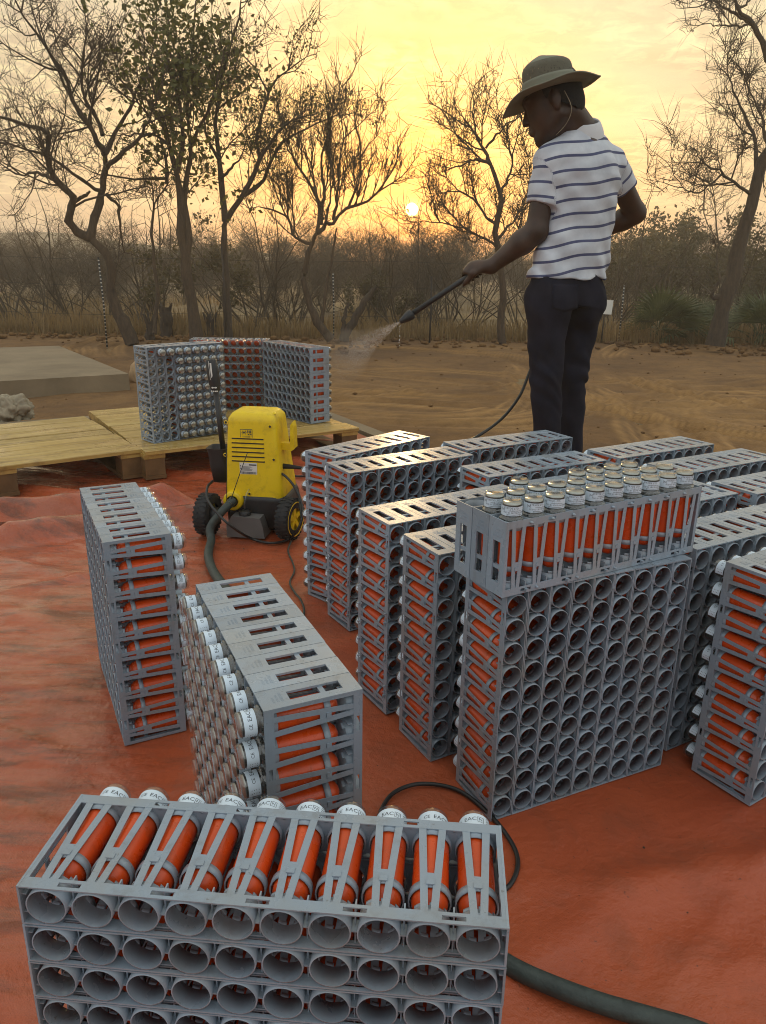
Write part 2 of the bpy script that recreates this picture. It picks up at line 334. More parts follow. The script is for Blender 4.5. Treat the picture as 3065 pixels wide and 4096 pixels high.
m = Mat('yellow_plastic', rough=0.42); ob = m.coord(); gr = m.ramp(m.noise(16, 6, 0.7, 0.3), [(0.50, 0.0), (0.78, 1.0)]); m.color(m.mix(m.math('MULTIPLY', gr, 0.55), m.ramp(m.noise(5), [(0.3, lin(226, 190, 10)), (0.7, lin(240, 206, 16))]), lin(128, 96, 30))); m.rough(m.ramp(m.noise(24, 4), [(0.3, 0.32), (0.7, 0.55)])); m.bump(m.noise(250, 2), 0.08, 0.004); MT['yellow'] = m.m
MT['black'] = plain('black_plastic', lin(36, 36, 38), 0.5, bump=0.1, bscale=120, var=0.25)
MT['darkgrey'] = plain('dark_grey_plastic', lin(70, 70, 70), 0.55, bump=0.1, bscale=120, var=0.2)
MT['midgrey'] = plain('grey_tank_plastic', lin(104, 102, 100), 0.5, var=0.15)
MT['rubber'] = plain('black_rubber', lin(30, 30, 32), 0.75, bump=0.2, bscale=90, var=0.3)
MT['steel'] = plain('bright_steel', lin(170, 168, 160), 0.28, Metallic=0.9)
MT['hose'] = plain('dusty_green_hose', lin(52, 60, 56), 0.55, bump=0.3, bscale=160, var=0.3, vscale=40)
MT['cord'] = plain('black_cord', lin(34, 34, 34), 0.45, bump=0.1, var=0.25)
MT['white'] = plain('white_paint', lin(222, 220, 212), 0.5, var=0.05)
MT['bone'] = plain('grey_rag_cloth', lin(150, 138, 116), 0.95, bump=0.5, bscale=180, var=0.18, vscale=20)
MT['stone'] = plain('pale_stone', lin(168, 138, 102), 0.9, bump=0.5, bscale=40, var=0.2, vscale=18)
def bark(name, a, b):
    m = Mat(name, rough=0.9); c = m.coord('Object', scale=(9, 9, 2.2)); n = m.noise(3.0, 6, 0.7, 0.4, vec=c)
    m.color(m.ramp(n, [(0.3, a), (0.7, b)])); m.bump(n, 0.8, 0.03); return m.m
MT['bark'] = bark('grey_brown_bark', lin(52, 42, 33), lin(92, 74, 56))
MT['bark_d'] = bark('dark_bark', lin(48, 40, 34), lin(84, 70, 56))
MT['twig'] = bark('dry_twigs', lin(68, 58, 46), lin(102, 87, 68))
def leafm(name, a, b):
    m = Mat(name, rough=0.6); pos = m.n('ShaderNodeNewGeometry').outputs['Position']
    m.color(m.ramp(m.noise(5, 3, vec=pos), [(0.3, a), (0.7, b)])); m.b.inputs['Subsurface Weight'].default_value = 0.0
    tr = m.n('ShaderNodeBsdfTranslucent'); m.set(tr.inputs[0], m.ramp(m.noise(5, 3, vec=pos), [(0.3, a), (0.7, b)]))
    mx = m.n('ShaderNodeMixShader'); mx.inputs[0].default_value = 0.35; out = m.t.nodes['Material Output']
    m.t.links.new(m.b.outputs[0], mx.inputs[1]); m.t.links.new(tr.outputs[0], mx.inputs[2]); m.t.links.new(mx.outputs[0], out.inputs[0]); return m.m
MT['leaf'] = leafm('olive_leaves', lin(66, 70, 28), lin(112, 108, 44))
MT['leaf_dry'] = leafm('dry_brown_leaves', lin(84, 66, 36), lin(124, 98, 54))
MT['bushleaf'] = leafm('grey_green_leaves', lin(80, 72, 48), lin(106, 96, 66))
MT['palm'] = leafm('palm_fronds', lin(66, 74, 46), lin(98, 102, 64))
MT['grass'] = leafm('dry_grass_blades', lin(118, 96, 62), lin(158, 132, 88))
m = Mat('far_hills', lin(96, 96, 88), 1.0); m.color(m.ramp(m.noise(0.02, 6, vec=m.n('ShaderNodeNewGeometry').outputs['Position']), [(0.35, lin(86, 84, 70)), (0.65, lin(112, 106, 88))])); MT['hill'] = m.m
m = Mat('spray_mist', (0.95, 0.95, 0.95, 1), 0.2, Alpha=0.5); MT['drop'] = m.m

# ================================================================== THE SETTING
SOIL = -0.06
# the wash slab: a rectangle turned 30 degrees; s runs to the right and nearer, t to the left and nearer
SC0 = np.array([-0.66, 5.66]); E1 = np.array([0.5, -0.866]); E2 = np.array([-0.866, -0.5])
def st(s, t): return SC0 + s * E1 + t * E2
# bare earth yard with tyre ruts
def ground_h(x, y, mask=False):
    rut = 0 * x
    h = 0.018 * fbm(x * 0.5, y * 0.5, 3, 3) + 0.011 * fbm(x * 3.1, y * 3.1, 4, 9)
    for cx, cy, rr, dep in ((4.6, 7.2, 3.3, .035), (4.6, 7.2, 3.05, .02), (4.4, 7.4, 2.0, .03), (4.4, 7.4, 1.75, .03), (1.1, 11.0, 5.2, .03), (1.1, 11.0, 4.8, .03), (-0.2, 8.4, 2.1, .025), (-0.2, 8.4, 1.85, .025), (2.3, 4.2, 3.2, .02), (3.4, 5.4, 1.15, .015), (3.4, 5.4, 1.6, .02), (0.4, 6.6, 1.5, .02), (0.2, 6.4, 1.05, .02), (3.0, 9.5, 4.0, .02), (8.0, 8.0, 5.4, .02), (-2.0, 3.0, 5.0, .015), (6.0, 4.0, 4.4, .03), (6.0, 4.0, 4.1, .03)):
        r = np.hypot(x - cx, (y - cy) * 1.0) + 0.10 * vnoise(x * 1.3, y * 1.3, 5)
        q = (r - rr) / 0.075; a = np.arctan2(y - cy, x - cx)
        fade = np.clip(0.5 + 2.2 * vnoise(x * 0.7 + cx, y * 0.7, 17), 0, 1)
        h = h + 1.15 * fade * (-dep * np.exp(-q * q) + 0.6 * dep * np.exp(-((np.abs(q) - 1.7) / 0.6) ** 2) + 0.004 * np.exp(-q * q) * np.sign(np.sin(a * rr * 70)))
        ln_ = sum(np.exp(-((q - o_) / 0.32) ** 2) for o_ in (-2.2, -1.1, 0.0, 1.1, 2.2)); wob = np.clip(0.55 + 1.2 * vnoise(a * rr * 2.2, r * 9, 7), 0, 1.2)
        rut = np.maximum(rut, fade * ln_ * wob); h = h + 0.007 * fade * ln_ * wob
    return (h, np.clip(rut, 0, 1)) if mask else h
xs = np.arange(-6, 6.21, 0.036); ys = np.concatenate([np.arange(-1.2, 2.4, 0.12), np.arange(2.4, 12.61, 0.033)])
X, Y = np.meshgrid(xs, ys); edge = np.clip(np.minimum.reduce([X + 6, 6.2 - X, Y + 1.2, 12.6 - Y]) / 0.6, 0, 1)
GH, GRUT = ground_h(X, Y, True); Z = SOIL + GH * edge + 0.02 * np.clip(Y - 10, 0, 5)
rel = np.stack([X - SC0[0], Y - SC0[1]], -1); S_, T_ = rel @ E1, rel @ E2
Z = np.where((S_ > -0.3) & (T_ > -0.3), np.minimum(Z, SOIL), Z)
i = np.arange(X.size).reshape(X.shape)
link('ground', np_mesh('ground', np.stack([X, Y, Z], -1).reshape(-1, 3), np.stack([i[:-1, :-1], i[:-1, 1:], i[1:, 1:], i[1:, :-1]], -1).reshape(-1, 4), True), None, MT['earth'])['kind'] = 'structure'
at_ = bpy.data.objects['ground'].data.attributes.new('rut', 'FLOAT', 'POINT'); at_.data.foreach_set('value', (0.9 * GRUT).astype(np.float32).ravel())
def veld_h(x, y): return SOIL - 0.004 + np.where(y > 13, 0.10 * np.clip((y - 13) / 4, 0, 1) + 0.05 * fbm(x * 0.2, y * 0.2, 3, 31), 0) - np.where(y < 12.7, 0.03, 0)
gx = np.concatenate([-np.geomspace(122, 20, 12), np.linspace(-19, 19, 40), np.geomspace(20, 122, 12)])
gy = np.concatenate([[-60, -30, -10, 0, 6, 11, 12.6], np.linspace(12.9, 40, 48), np.geomspace(42, 116, 12)])
X, Y = np.meshgrid(gx, gy); Z = veld_h(X, Y); i = np.arange(X.size).reshape(X.shape)
link('veld', np_mesh('veld', np.stack([X, Y, Z], -1).reshape(-1, 3), np.stack([i[:-1, :-1], i[:-1, 1:], i[1:, 1:], i[1:, :-1]], -1).reshape(-1, 4), True), None, MT['veld'])['kind'] = 'structure'
# concrete wash slab with a low kerb round it
def quad_prism(b, c4, z0, z1):
    v = [(*q, z0) for q in c4] + [(*q, z1) for q in c4]
    b.add(v, [(0, 1, 2, 3), (7, 6, 5, 4), (0, 4, 5, 1), (1, 5, 6, 2), (2, 6, 7, 3), (3, 7, 4, 0)])
b = MB(); quad_prism(b, [st(0.1, 0.1), st(9.5, 0.1), st(9.5, 8), st(0.1, 8)], -0.22, -0.012)
sl = b.build('slab', MT['concrete']); sl['kind'] = 'structure'
b = MB(); quad_prism(b, [st(0, 0), st(9.5, 0), st(9.5, 0.1), st(0, 0.1)], -0.2, 0.012); quad_prism(b, [st(0, 0.1), st(0.1, 0.1), st(0.1, 8), st(0, 8)], -0.2, 0.012)
kb = b.build('kerb', MT['concrete'], sl)
# second concrete pad, left, behind the pallets
c4 = [on(0, 1390, 0.08)[:2], on(235, 1383, 0.08)[:2], on(515, 1495, 0.08)[:2], on(0, 1525, 0.08)[:2]]
far = c4[0] + (c4[0] - c4[1]) * 4.0; near = c4[3] + (c4[3] - c4[2]) * 3.0
b = MB(); quad_prism(b, [near, c4[2], c4[1], far], -0.25, 0.08)
link('concrete_pad', b.mesh('concrete_pad'), None, MT['concrete'])['kind'] = 'structure'
# tarpaulin: a wrinkled sheet on the slab
ns, nt = 500, 400
s1 = np.linspace(0.16, 8.6, ns); t1 = np.linspace(0.14, 7.0, nt); S_, T_ = np.meshgrid(s1, t1)
edge_w = 0.03 * vnoise(S_ * 2.1, T_ * 2.1, 41); PX = SC0[0] + S_ * E1[0] + T_ * E2[0]; PY = SC0[1] + S_ * E1[1] + T_ * E2[1]
def ridge(u, w): return np.exp(-(u / w) ** 2)
H = 0.0060 * fbm(PX * 4, PY * 4, 3, 50) + 0.0018 * np.abs(fbm(PX * 16, PY * 16, 2, 57))
wa = PX * 0.35 + PY * 0.94 + 0.10 * fbm(PX * 1.2, PY * 1.2, 3, 61); wave = np.sin(wa * 26 + 3 * fbm(PX, PY, 2, 66))
left = np.clip((-PX - 0.35) / 0.8, 0, 1) ; H += left * (0.007 * (np.maximum(wave, 0) ** 3) + 0.005 * fbm(PX * 7, PY * 9, 3, 71))
backf = np.clip((PY - 2.35 + 0.25 * PX) / 0.5, 0, 1); H += backf * (0.022 * np.maximum(np.sin((PY * 1.0 + 0.30 * PX + 0.10 * fbm(PX * 1.5, PY * 1.5, 3, 83)) * 14), 0) ** 6 + 0.012 * np.maximum(fbm(PX * 4, PY * 4, 3, 88), 0))
for (ax, ay, bx, by, hh, w) in ((0.25, 0.62, 0.78, 1.18, .006, .012), (-0.15, 0.95, 0.5, 1.02, .004, .02), (0.30, 0.95, 0.85, 1.10, .018, .045), (0.2, 0.45, 0.9, 0.75, .012, .05), (0.34, 0.60, 0.72, 0.66, .009, .04), (0.05, 0.72, 0.42, 0.98, .010, .03), (0.45, 0.82, 0.95, 0.86, .012, .03), (-0.72, 1.15, -0.30, 0.98, .008, .015), (-0.95, 1.45, -0.62, 1.30, .008, .012), (-0.20, 1.75, 0.0, 1.30, .006, .02), (-1.2, 2.1, -0.6, 2.5, .012, .02), (-0.75, 0.9, -0.48, 0.55, .008, .012), (-1.5, 2.55, -0.3, 3.05, .07, .05), (-1.7, 2.75, -0.8, 3.05, .09, .06), (-1.7, 2.45, -0.9, 2.72, .03, .03)):
    dx, dy = bx - ax, by - ay; L2 = math.hypot(dx, dy); u = ((PX - ax) * dx + (PY - ay) * dy) / L2; v_ = ((PX - ax) * -dy + (PY - ay) * dx) / L2 + 0.03 * vnoise(u * 5, u * 0 + hh * 100, 97)
    H += hh * ridge(v_, w) * np.clip(u / 0.12, 0, 1) * np.clip((L2 - u) / 0.12, 0, 1)
for (ax, ay, bx, by, hh) in ((0.12, 0.50, 1.05, 1.22, .005), (-0.60, 0.50, -0.30, 1.62, .004), (-1.25, 1.55, -0.45, 1.95, .004), (-0.9, 0.7, -0.45, 0.95, .004), (0.25, 0.38, 0.95, 0.60, .004)):
    dx, dy = bx - ax, by - ay; L2 = math.hypot(dx, dy); u = ((PX - ax) * dx + (PY - ay) * dy) / L2; v_ = ((PX - ax) * -dy + (PY - ay) * dx) / L2 + 0.012 * vnoise(u * 4, u * 0 + 3, 99)
    H += hh * np.clip(v_ / 0.008 + 0.5, 0, 1) * np.exp(-np.maximum(v_, 0) / 0.05) * np.clip(u / 0.1, 0, 1) * np.clip((L2 - u) / 0.1, 0, 1)
H = np.maximum(H, -0.004)
TARP_FLAT = []          # (x, y, radius): where something stands the sheet lies flat

# ================================================================== RACKS AND SENSORS
RL, RW, RD = 0.46, 0.41515 / 9, 0.1302          # one rack: ten cells long, one cell wide, depth cup end -> cap end
PT = (RL - 0.008) / 10; WE = RW - 0.0007
XC = [0.004 + (k + 0.5) * PT for k in range(10)]
def rack_mesh(pegs, cups):
    b = MB(); t = 0.0018
    for side in (0, 1):
        y0, y1 = (0.0004, t) if side == 0 else (WE - t, WE)
        # band at the cup end, with bone-shaped openings, and at the cap end
        for z0, z1, k0 in ((0.0, 0.0125, 0), (RD - 0.0125, RD, 1)):
            q = (z1 - z0) * 0.30
            b.box((0.0022, y0, z0), (RL - 0.0022, y1, z0 + q)); b.box((0.0022, y0, z1 - q), (RL - 0.0022, y1, z1))
            cuts = sorted([(XC[k] + PT / 2 - 0.011, XC[k] + PT / 2 + 0.011) if k0 == 0 else (XC[k] + PT / 2 - 0.008, XC[k] + PT / 2 + 0.008) for k in range(k0, 9, 2)])
            a = 0.0022
            for c0, c1 in cuts + [(RL - 0.0022, None)]:
                b.box((a, y0, z0 + q), (c0, y1, z1 - q)); a = c1
        # per cell a pair of bars drawing together towards the cup end, with a cross piece
        for x in XC:
            zc, zk = 0.0125, RD - 0.0125
            for sg in (-1, 1):
                poly = [(x + sg * 0.0010, zc), (x + sg * 0.0082, zc), (x + sg * 0.0142, zk), (x + sg * 0.0064, zk)]
                b.prism(poly if sg < 0 else poly[::-1], y0 + 0.0002, y1 - 0.0002, 1)
            b.box((x - 0.0046, y0 + 0.0003, 0.050), (x + 0.0046, y1 - 0.0003, 0.058))
        b.box((0.0022, y0, 0.0125), (0.0062, y1, RD - 0.0125)); b.box((RL - 0.0062, y0, 0.0125), (RL - 0.0022, y1, RD - 0.0125))
    if pegs:
        for k in range(10):
            if k < 9: b.lathe([(0.0, -0.005), (0.0022, -0.005), (0.0026, 0.0), ], 8, M=Matrix.Translation((XC[k] + PT / 2, 0, RD - 0.0065)) @ Matrix.Rotation(-math.pi / 2, 4, 'X'))
            b.box((XC[k] - 0.003 + PT / 2, -0.0055, 0.0035), (XC[k] + 0.002 + PT / 2, 0.0004, 0.0085)) if k % 2 == 0 and k < 9 else b.lathe([(0.0, -0.0045), (0.002, -0.0045), (0.0022, 0.0)], 8, M=Matrix.Translation((XC[k], 0, 0.006)) @ Matrix.Rotation(-math.pi / 2, 4, 'X'))
    n = 24; rh = 0.0199
    for x in XC:
        # holed plate near the cap end
        v = []; f = []
        for i in range(n):
            a = 2 * math.pi * (i + 0.5) / n; ca, sa = math.cos(a), math.sin(a); k = min((PT / 2) / max(abs(ca), 1e-6), (WE / 2 - t) / max(abs(sa), 1e-6))
            v += [(x + rh * ca, WE / 2 + rh * sa, RD - 0.0105), (x + k * ca, WE / 2 + k * sa, RD - 0.0105), (x + k * ca, WE / 2 + k * sa, RD - 0.009), (x + rh * ca, WE / 2 + rh * sa, RD - 0.009)]
        for i in range(n):
            j = (i + 1) % n; f += [(4 * i, 4 * i + 1, 4 * j + 1, 4 * j), (4 * i + 3, 4 * j + 3, 4 * j + 2, 4 * i + 2)]
        b.add(v, f)
        M = Matrix.Translation((x, WE / 2, 0))
        b.lathe([(rh, RD - 0.018), (rh + 0.0012, RD - 0.018), (rh + 0.0012, RD - 0.003), (rh, RD - 0.003), (rh, RD - 0.018)], n, M=M)
        # ring that holds the housing near its foot
        b.lathe([(0.0196, 0.042), (0.0211, 0.042), (0.0211, 0.0505), (0.0196, 0.0505), (0.0196, 0.042)], n, M=M)
        for sg in (-1, 1): b.box((x - 0.004, WE / 2 + sg * 0.0219 - 0.0012, 0.043), (x + 0.004, WE / 2 + sg * 0.0219 + 0.0006, 0.0495))
        if cups: cup_into(b, M)
    for k in range(9): b.box((XC[k] + 0.0197, WE / 2 - 0.0007, 0.003), (XC[k + 1] - 0.0197, WE / 2 + 0.0007, 0.016)); b.box((XC[k] + PT / 2 - 0.0007, t, 0.010), (XC[k] + PT / 2 + 0.0007, WE - t, 0.020))
    for x in XC:
        for y0, y1 in ((t, 0.0034), (WE - 0.0034, WE - t)): b.box((x - 0.004, y0, 0.0008), (x + 0.004, y1, 0.016))
    for x0, x1 in ((0.002, XC[0] - 0.0206), (XC[9] + 0.0206, RL - 0.002)):
        for yy in (0.012, WE - 0.012): b.box((x0, yy - 0.0006, 0.003), (x1 + 0.001, yy + 0.0006, 0.016))
    return b.mesh('rack')
def cup_into(b, M):
    ri, ro = 0.0188, 0.0200
    b.lathe([(ri, 0.0), (ro, 0.0), (ro, 0.021), (ri, 0.021), (ri, 0.0)], 28, M=M)
    for k in range(8):
        a = 2 * math.pi * k / 8; b.lathe([(ri, 0.021), (ro, 0.021), (ro - 0.0003, 0.0250), (ri - 0.0003, 0.0250), (ri, 0.021)], 2, M=M, a0=a, a1=a + 0.40)
def cup_mesh():
    b = MB(); cup_into(b, Matrix.Identity(4)); return b.mesh('cup')
def plate_mesh():
    b = MB(); y0, y1, z0, z1, t = 0.29 * WE, 0.71 * WE, 0.17 * RD, 0.71 * RD, 0.0022
    r = 0.0014
    b.box((0, 0.0002, 0), (t, y0, RD)); b.box((0, y1, 0), (t, WE - 0.0002, RD)); b.box((0, y0, 0), (t, y1, z0)); b.box((0, y0, z1), (t, y1, RD))
    b.box((t, y0 - 0.0015, z0), (t + 0.001, y0, z1)); b.box((t, y1, z0), (t + 0.001, y1 + 0.0015, z1)); b.box((t + 0.0005, y0, 0.044), (t + 0.002, y1, 0.051))
    for row, (za, zb) in enumerate(((0.100, 0.1035), (0.106, 0.1085), (0.1115, 0.114))):
        yy = 0.30 * WE
        while yy < (0.72 - 0.08 * row) * WE: w2 = 0.0008 + 0.0009 * ((int(yy * 1e5) * 7919) % 7) / 7; b.box((-0.00018, yy, za), (0.0001, yy + w2, zb)); yy += w2 + 0.0008
    return b.mesh('end_plate')
RM = {}
for pg in (0, 1):
    for cu in (0, 1): RM[pg, cu] = rack_mesh(pg, cu); RM[pg, cu].materials.append(MT['rack'])
CUP = cup_mesh(); CUP.materials.append(MT['rack']); PLATE = plate_mesh(); PLATE.materials.append(MT['rack'])
FLIP = Matrix.Translation((RL, 0, 0)) @ Matrix.Diagonal((-1, 1, 1, 1))
def text_mesh(txt, size):
    cu = bpy.data.curves.new('t', 'FONT'); cu.body = txt; cu.size = size; cu.resolution_u = 2; cu.align_x = 'CENTER'; cu.align_y = 'CENTER'
    o = bpy.data.objects.new('t', cu); COL.objects.link(o); dg = bpy.context.evaluated_depsgraph_get()
    me = bpy.data.meshes.new_from_object(o.evaluated_get(dg)); bpy.data.objects.remove(o); bpy.data.curves.remove(cu)
    v = np.zeros(len(me.vertices) * 3, np.float32); me.vertices.foreach_get('co', v); f = [tuple(p.vertices) for p in me.polygons]; bpy.data.meshes.remove(me)
    return v.reshape(-1, 3), f
LR = 0.01695
def wrap(b, txt, size, x0, z0, m=1, r=LR + 0.00012):
    v, f = text_mesh(txt, size); a = (v[:, 0] + x0) / r
    b.add(np.stack([r * np.cos(a), r * np.sin(a), z0 + v[:, 1]], 1), f, m)
def bar(b, x0, x1, z0, z1, m=1, r=LR + 0.00012):
    n = max(1, int((x1 - x0) / 0.003)); xs = np.linspace(x0, x1, n + 1) / r
    v = [(r * math.cos(a), r * math.sin(a), z) for a in xs for z in (z0, z1)]; b.add(v, [(2 * i, 2 * i + 2, 2 * i + 3, 2 * i + 1) for i in range(n)], m)
def label_mesh(kind):
    b = MB(); b.lathe([(LR, 0.1095), (LR, 0.1255)], 22, 0, a0=-2.05, a1=2.05)
    if kind == 0:
        wrap(b, 'EAC', 0.0076, 0.0005, 0.1172); wrap(b, 'CE', 0.0062, -0.0140, 0.1172); wrap(b, 'N', 0.0056, 0.0120, 0.1172)
        for x in (0.0085, 0.0152): bar(b, x, x + 0.0005, 0.1135, 0.121)
        for z in (0.1135, 0.1205): bar(b, 0.0085, 0.0157, z, z + 0.0005)
        for z in (0.111, 0.1135, 0.116, 0.1185, 0.121, 0.1235): bar(b, 0.019, 0.030, z, z + 0.0007)
        for z in (0.112, 0.115, 0.118, 0.121): bar(b, -0.031, -0.025, z, z + 0.0008)
    else:
        wrap(b, 'STRYDE LTD.', 0.0044, -0.0065, 0.1228); wrap(b, 'info@stryde.com', 0.0030, 0.0, 0.1188); wrap(b, 'POD ID: SKVTR-MODDEV8', 0.0034, 0.0, 0.1152)
        bar(b, -0.014, 0.014, 0.1118, 0.1124); bar(b, -0.014, 0.010, 0.1098, 0.1104); wrap(b, 'CE', 0.0052, 0.0225, 0.114); wrap(b, 'N', 0.005, -0.0215, 0.120)
        for x in (-0.0245, -0.0190): bar(b, x, x + 0.0004, 0.1172, 0.1230)
    me = b.mesh('label'); me.materials.append(MT['label']); me.materials.append(MT['ink']); return me
LAB = [label_mesh(0), label_mesh(1)]
BODY_P = [(0.0, 0.0), (0.006, 0.0006), (0.0115, 0.0036), (0.0155, 0.008), (0.0174, 0.013), (0.0182, 0.019), (0.0184, 0.088), (0.0182, 0.0925), (0.0165, 0.0965), (0.0165, 0.0985)]
CAP_P = [(0.0165, 0.0975), (0.0204, 0.0975), (0.0206, 0.1005), (0.0204, 0.1045), (0.0190, 0.1062), (0.0172, 0.1068), (0.0168, 0.1085), (0.0168, 0.1288), (0.0163, 0.1316), (0.0150, 0.1336), (0.0130, 0.1346), (0.0122, 0.1340), (0.0, 0.1338)]
CORE_P = [(0.0166, 0.0985), (0.0152, 0.100), (0.0152, 0.1275), (0.0145, 0.1290), (0.0, 0.1290)]
b = MB(); b.lathe(BODY_P, 24); BODY = b.mesh('sensor_body'); BODY.materials.append(MT['orange'])
b = MB(); b.lathe(CAP_P, 24); b.lathe(CORE_P[:3], 18, 1); b.lathe(CORE_P[2:], 18, 2)
for k in range(16):
    a = 2 * math.pi * k / 16; b.box((-0.0016, 0.0150, 0.1000), (0.0016, 0.0186, 0.1032), 2, Matrix.Rotation(a, 4, 'Z'))
CAP = b.mesh('cap'); [CAP.materials.append(MT[k]) for k in ('clear', 'core', 'steel')]
def lofi(prof, n, keep):
    b = MB(); b.lathe([prof[i] for i in keep], n); return np.array(b.v), np.array(b.f)
LO_B = lofi(BODY_P, 8, (0, 2, 4, 6, 9)); LO_C = lofi(CAP_P, 8, (1, 3, 5, 7, 9, 12)); LO_K = lofi(CORE_P, 6, (0, 2, 4))
v_ = MB(); v_.lathe([(LR + 0.0001, 0.108), (LR + 0.0001, 0.1265)], 8, a0=-2.05, a1=2.05); LO_L = (np.array(v_.v), np.array(v_.f))
FAR_NODES = []     # 4x4 matrices of the sensors that are not built singly
ORD = ['first', 'second', 'third', 'fourth', 'fifth', 'sixth', 'seventh', 'eighth', 'ninth', 'tenth']
def add_node(M, label, group, lab=0):
    o = link('sensor_node', BODY); o.matrix_world = M; tag(o, label, 'sensor', group)
    c = link('cap', CAP, o); l = link('label', LAB[lab], c); return o
rng = random.Random(5)
def block(name, label, kind, x, y, yaw, z0=0.0, nr=9, pegs=0, cups=1, missing=(), single=None, where='', lab=0, spin=0.0, group='sensor rack blocks'):
    """kind s: racks stand on end in a row; l: racks lie on their sides in layers; u: racks upright, caps up"""
    a = R(yaw); B = Matrix.Translation((x, y, z0)) @ Matrix.Rotation(a, 4, 'Z')
    e = empty(name, mw=B); tag(e, label, 'rack', group)
    for k in range(nr):
        # columns: rack X, Y, Z in block axes (u, -v up to sign, up); block local: x = u, y = -v, z = up
        if kind == 's': Mr = Matrix(((0, 1, 0, k * RW), (0, 0, 1, -RD), (1, 0, 0, 0), (0, 0, 0, 1)))
        elif kind == 'l': Mr = Matrix(((1, 0, 0, 0), (0, 0, 1, -RD), (0, -1, 0, (nr - k) * RW), (0, 0, 0, 1)))
        else: Mr = Matrix(((1, 0, 0, 0), (0, 1, 0, -nr * RW + k * RW), (0, 0, 1, 0), (0, 0, 0, 1)))
        j = 0.0005
        Mr = Matrix.Translation((rng.uniform(-j, j) if kind != 's' else 0, rng.uniform(-j, j), 0)) @ Mr
        r = link('rack', RM[1 if pegs and k == 0 else 0, 0 if cups else 1], e, None, Mr)
        link('end_plate', PLATE, r); link('end_plate', PLATE, r, None, FLIP)
        if cups:
            for xc in XC: link('cup', CUP, r, None, Matrix.Translation((xc, WE / 2, 0)))
        for c in range(10):
            if (k, c) in missing: continue
            Mn = B @ Mr @ Matrix.Translation((XC[c], WE / 2, 0.0265 + rng.uniform(-0.0012, 0.0012))) @ Matrix.Rotation(spin + rng.uniform(-0.5, 0.5), 4, 'Z')
            w = single(k, c) if single else None
            if w: add_node(Mn, w, where, lab)
            else: FAR_NODES.append(np.array(Mn))
    return e
def words_n(k): return ORD[k]
OC = 'orange sensor with clear cap, '
block('rack_block', 'grey sensor rack block lying in the foreground, top row of orange sensors showing', 'l', -0.3292, 0.6873, -4.97, spin=math.pi / 2 * 3, where='sensors in the top row of the foreground block',
      single=lambda k, c: OC + words_n(c) + ' from left in the top row of the foreground block' if k == 0 else None)
block('rack_block', 'grey rack block left of centre, its capped face to the left, behind the foreground block', 's', -0.1409, 0.7843, 114.77, cups=0, spin=0.0, where='sensors of the block left of centre',
      single=lambda k, c: 'clear-capped sensor, block left of centre, row ' + words_n(9 - c) + ' from top, ' + words_n(k) + ' from near end')
block('rack_block', 'grey rack block standing farthest left, its row of caps along the right edge', 's', -0.6138, 1.7804, -62.89, cups=0, spin=0.2, where='sensors of the block farthest left',
      single=lambda k, c: 'orange sensor, leftmost standing block, near end, ' + words_n(9 - c) + ' from top' if k == 8 else ('clear-capped sensor, leftmost standing block, top row, ' + words_n(8 - k) + ' from near end' if c == 9 else None))
block('rack_block', 'large central grey rack block of open cups carrying a three-row rack on top', 's', 0.1528, 1.2577, 24.88, spin=0.4, where='sensors at the left end of the central block',
      single=lambda k, c: 'orange sensor, left end of the central block, ' + words_n(9 - c) + ' from top' if k == 0 else None)
for nm, (x, y, w), lb, pg in (('a', (-0.2312, 2.141, 47.03), 'rearmost grey rack block of the row beside the yellow washer', 1), ('b', (-0.1594, 2.0027, 32.38), 'second grey rack block from the washer, partly in front of the rearmost', 1),
                          ('c', (-0.0551, 1.594, 31.6), 'third grey rack block from the washer, left end full of orange sensors', 1), ('d', (0.0417, 1.4273, 29.14), 'grey rack block just left of and behind the large central block', 0)):
    short = {'a': 'block nearest the washer', 'b': 'second block from the washer', 'c': 'third block from the washer', 'd': 'block behind the central block'}[nm]
    block('rack_block', lb, 's', x, y, w, pegs=pg, spin=0.4, where='sensors at the left end of the ' + short, single=lambda k, c, s=short: 'orange sensor, left end of the ' + s + ', ' + words_n(9 - c) + ' from top' if k == 0 else None)
# the three-row rack carried on top of the central block
miss = {(2, 0), (2, 1), (2, 4), (2, 9), (2, 3)}
block('carried_rack', 'three-row grey rack of capped orange sensors set on top of the central block', 'u', 0.128, 1.24, 29.6, z0=RL + 0.001, nr=3, pegs=1, cups=0, missing=miss, lab=1, spin=-math.pi / 2, where='sensors standing in the three-row rack', group='carried racks',
      single=lambda k, c: 'sensor with white label, three-row top rack, ' + ['front', 'middle', 'back'][k] + ' row, ' + words_n(c) + ' from left')
for (x, y, w, lb) in ((0.1844, 2.2836, 29.55, 'grey rack block directly in front of the man, farthest back'), (0.2095, 1.9859, 29.18, 'grey rack block between the man and the carried rack'), (0.331, 1.825, 29.5, 'grey rack block mostly hidden behind the capped sensors'),
                  (0.445, 1.664, 30, 'grey rack block showing its right end behind the carried rack'), (0.6152, 2.2097, 30.35, 'rearmost grey rack block right of the man'), (0.74, 2.046, 30, 'second rack block from the back at the right edge'),
                  (0.847, 1.864, 30, 'third rack block from the back, cut by the right edge')):
    block('rack_block', lb, 's', x, y, w, spin=0.4, where='x')
block('rack_block', 'grey rack block standing just behind and right of the central block', 's', 0.546, 1.474, 30, spin=0.4)
block('rack_block', 'nearest grey rack block at the right edge, orange sensors on its left end', 's', 0.6413, 1.3016, 32.26, spin=0.4, where='sensors on the left end of the rightmost near block',
      single=lambda k, c: 'orange sensor, left end of the near right-edge block, ' + words_n(9 - c) + ' from top' if k == 0 else None)
PZ = 0.142
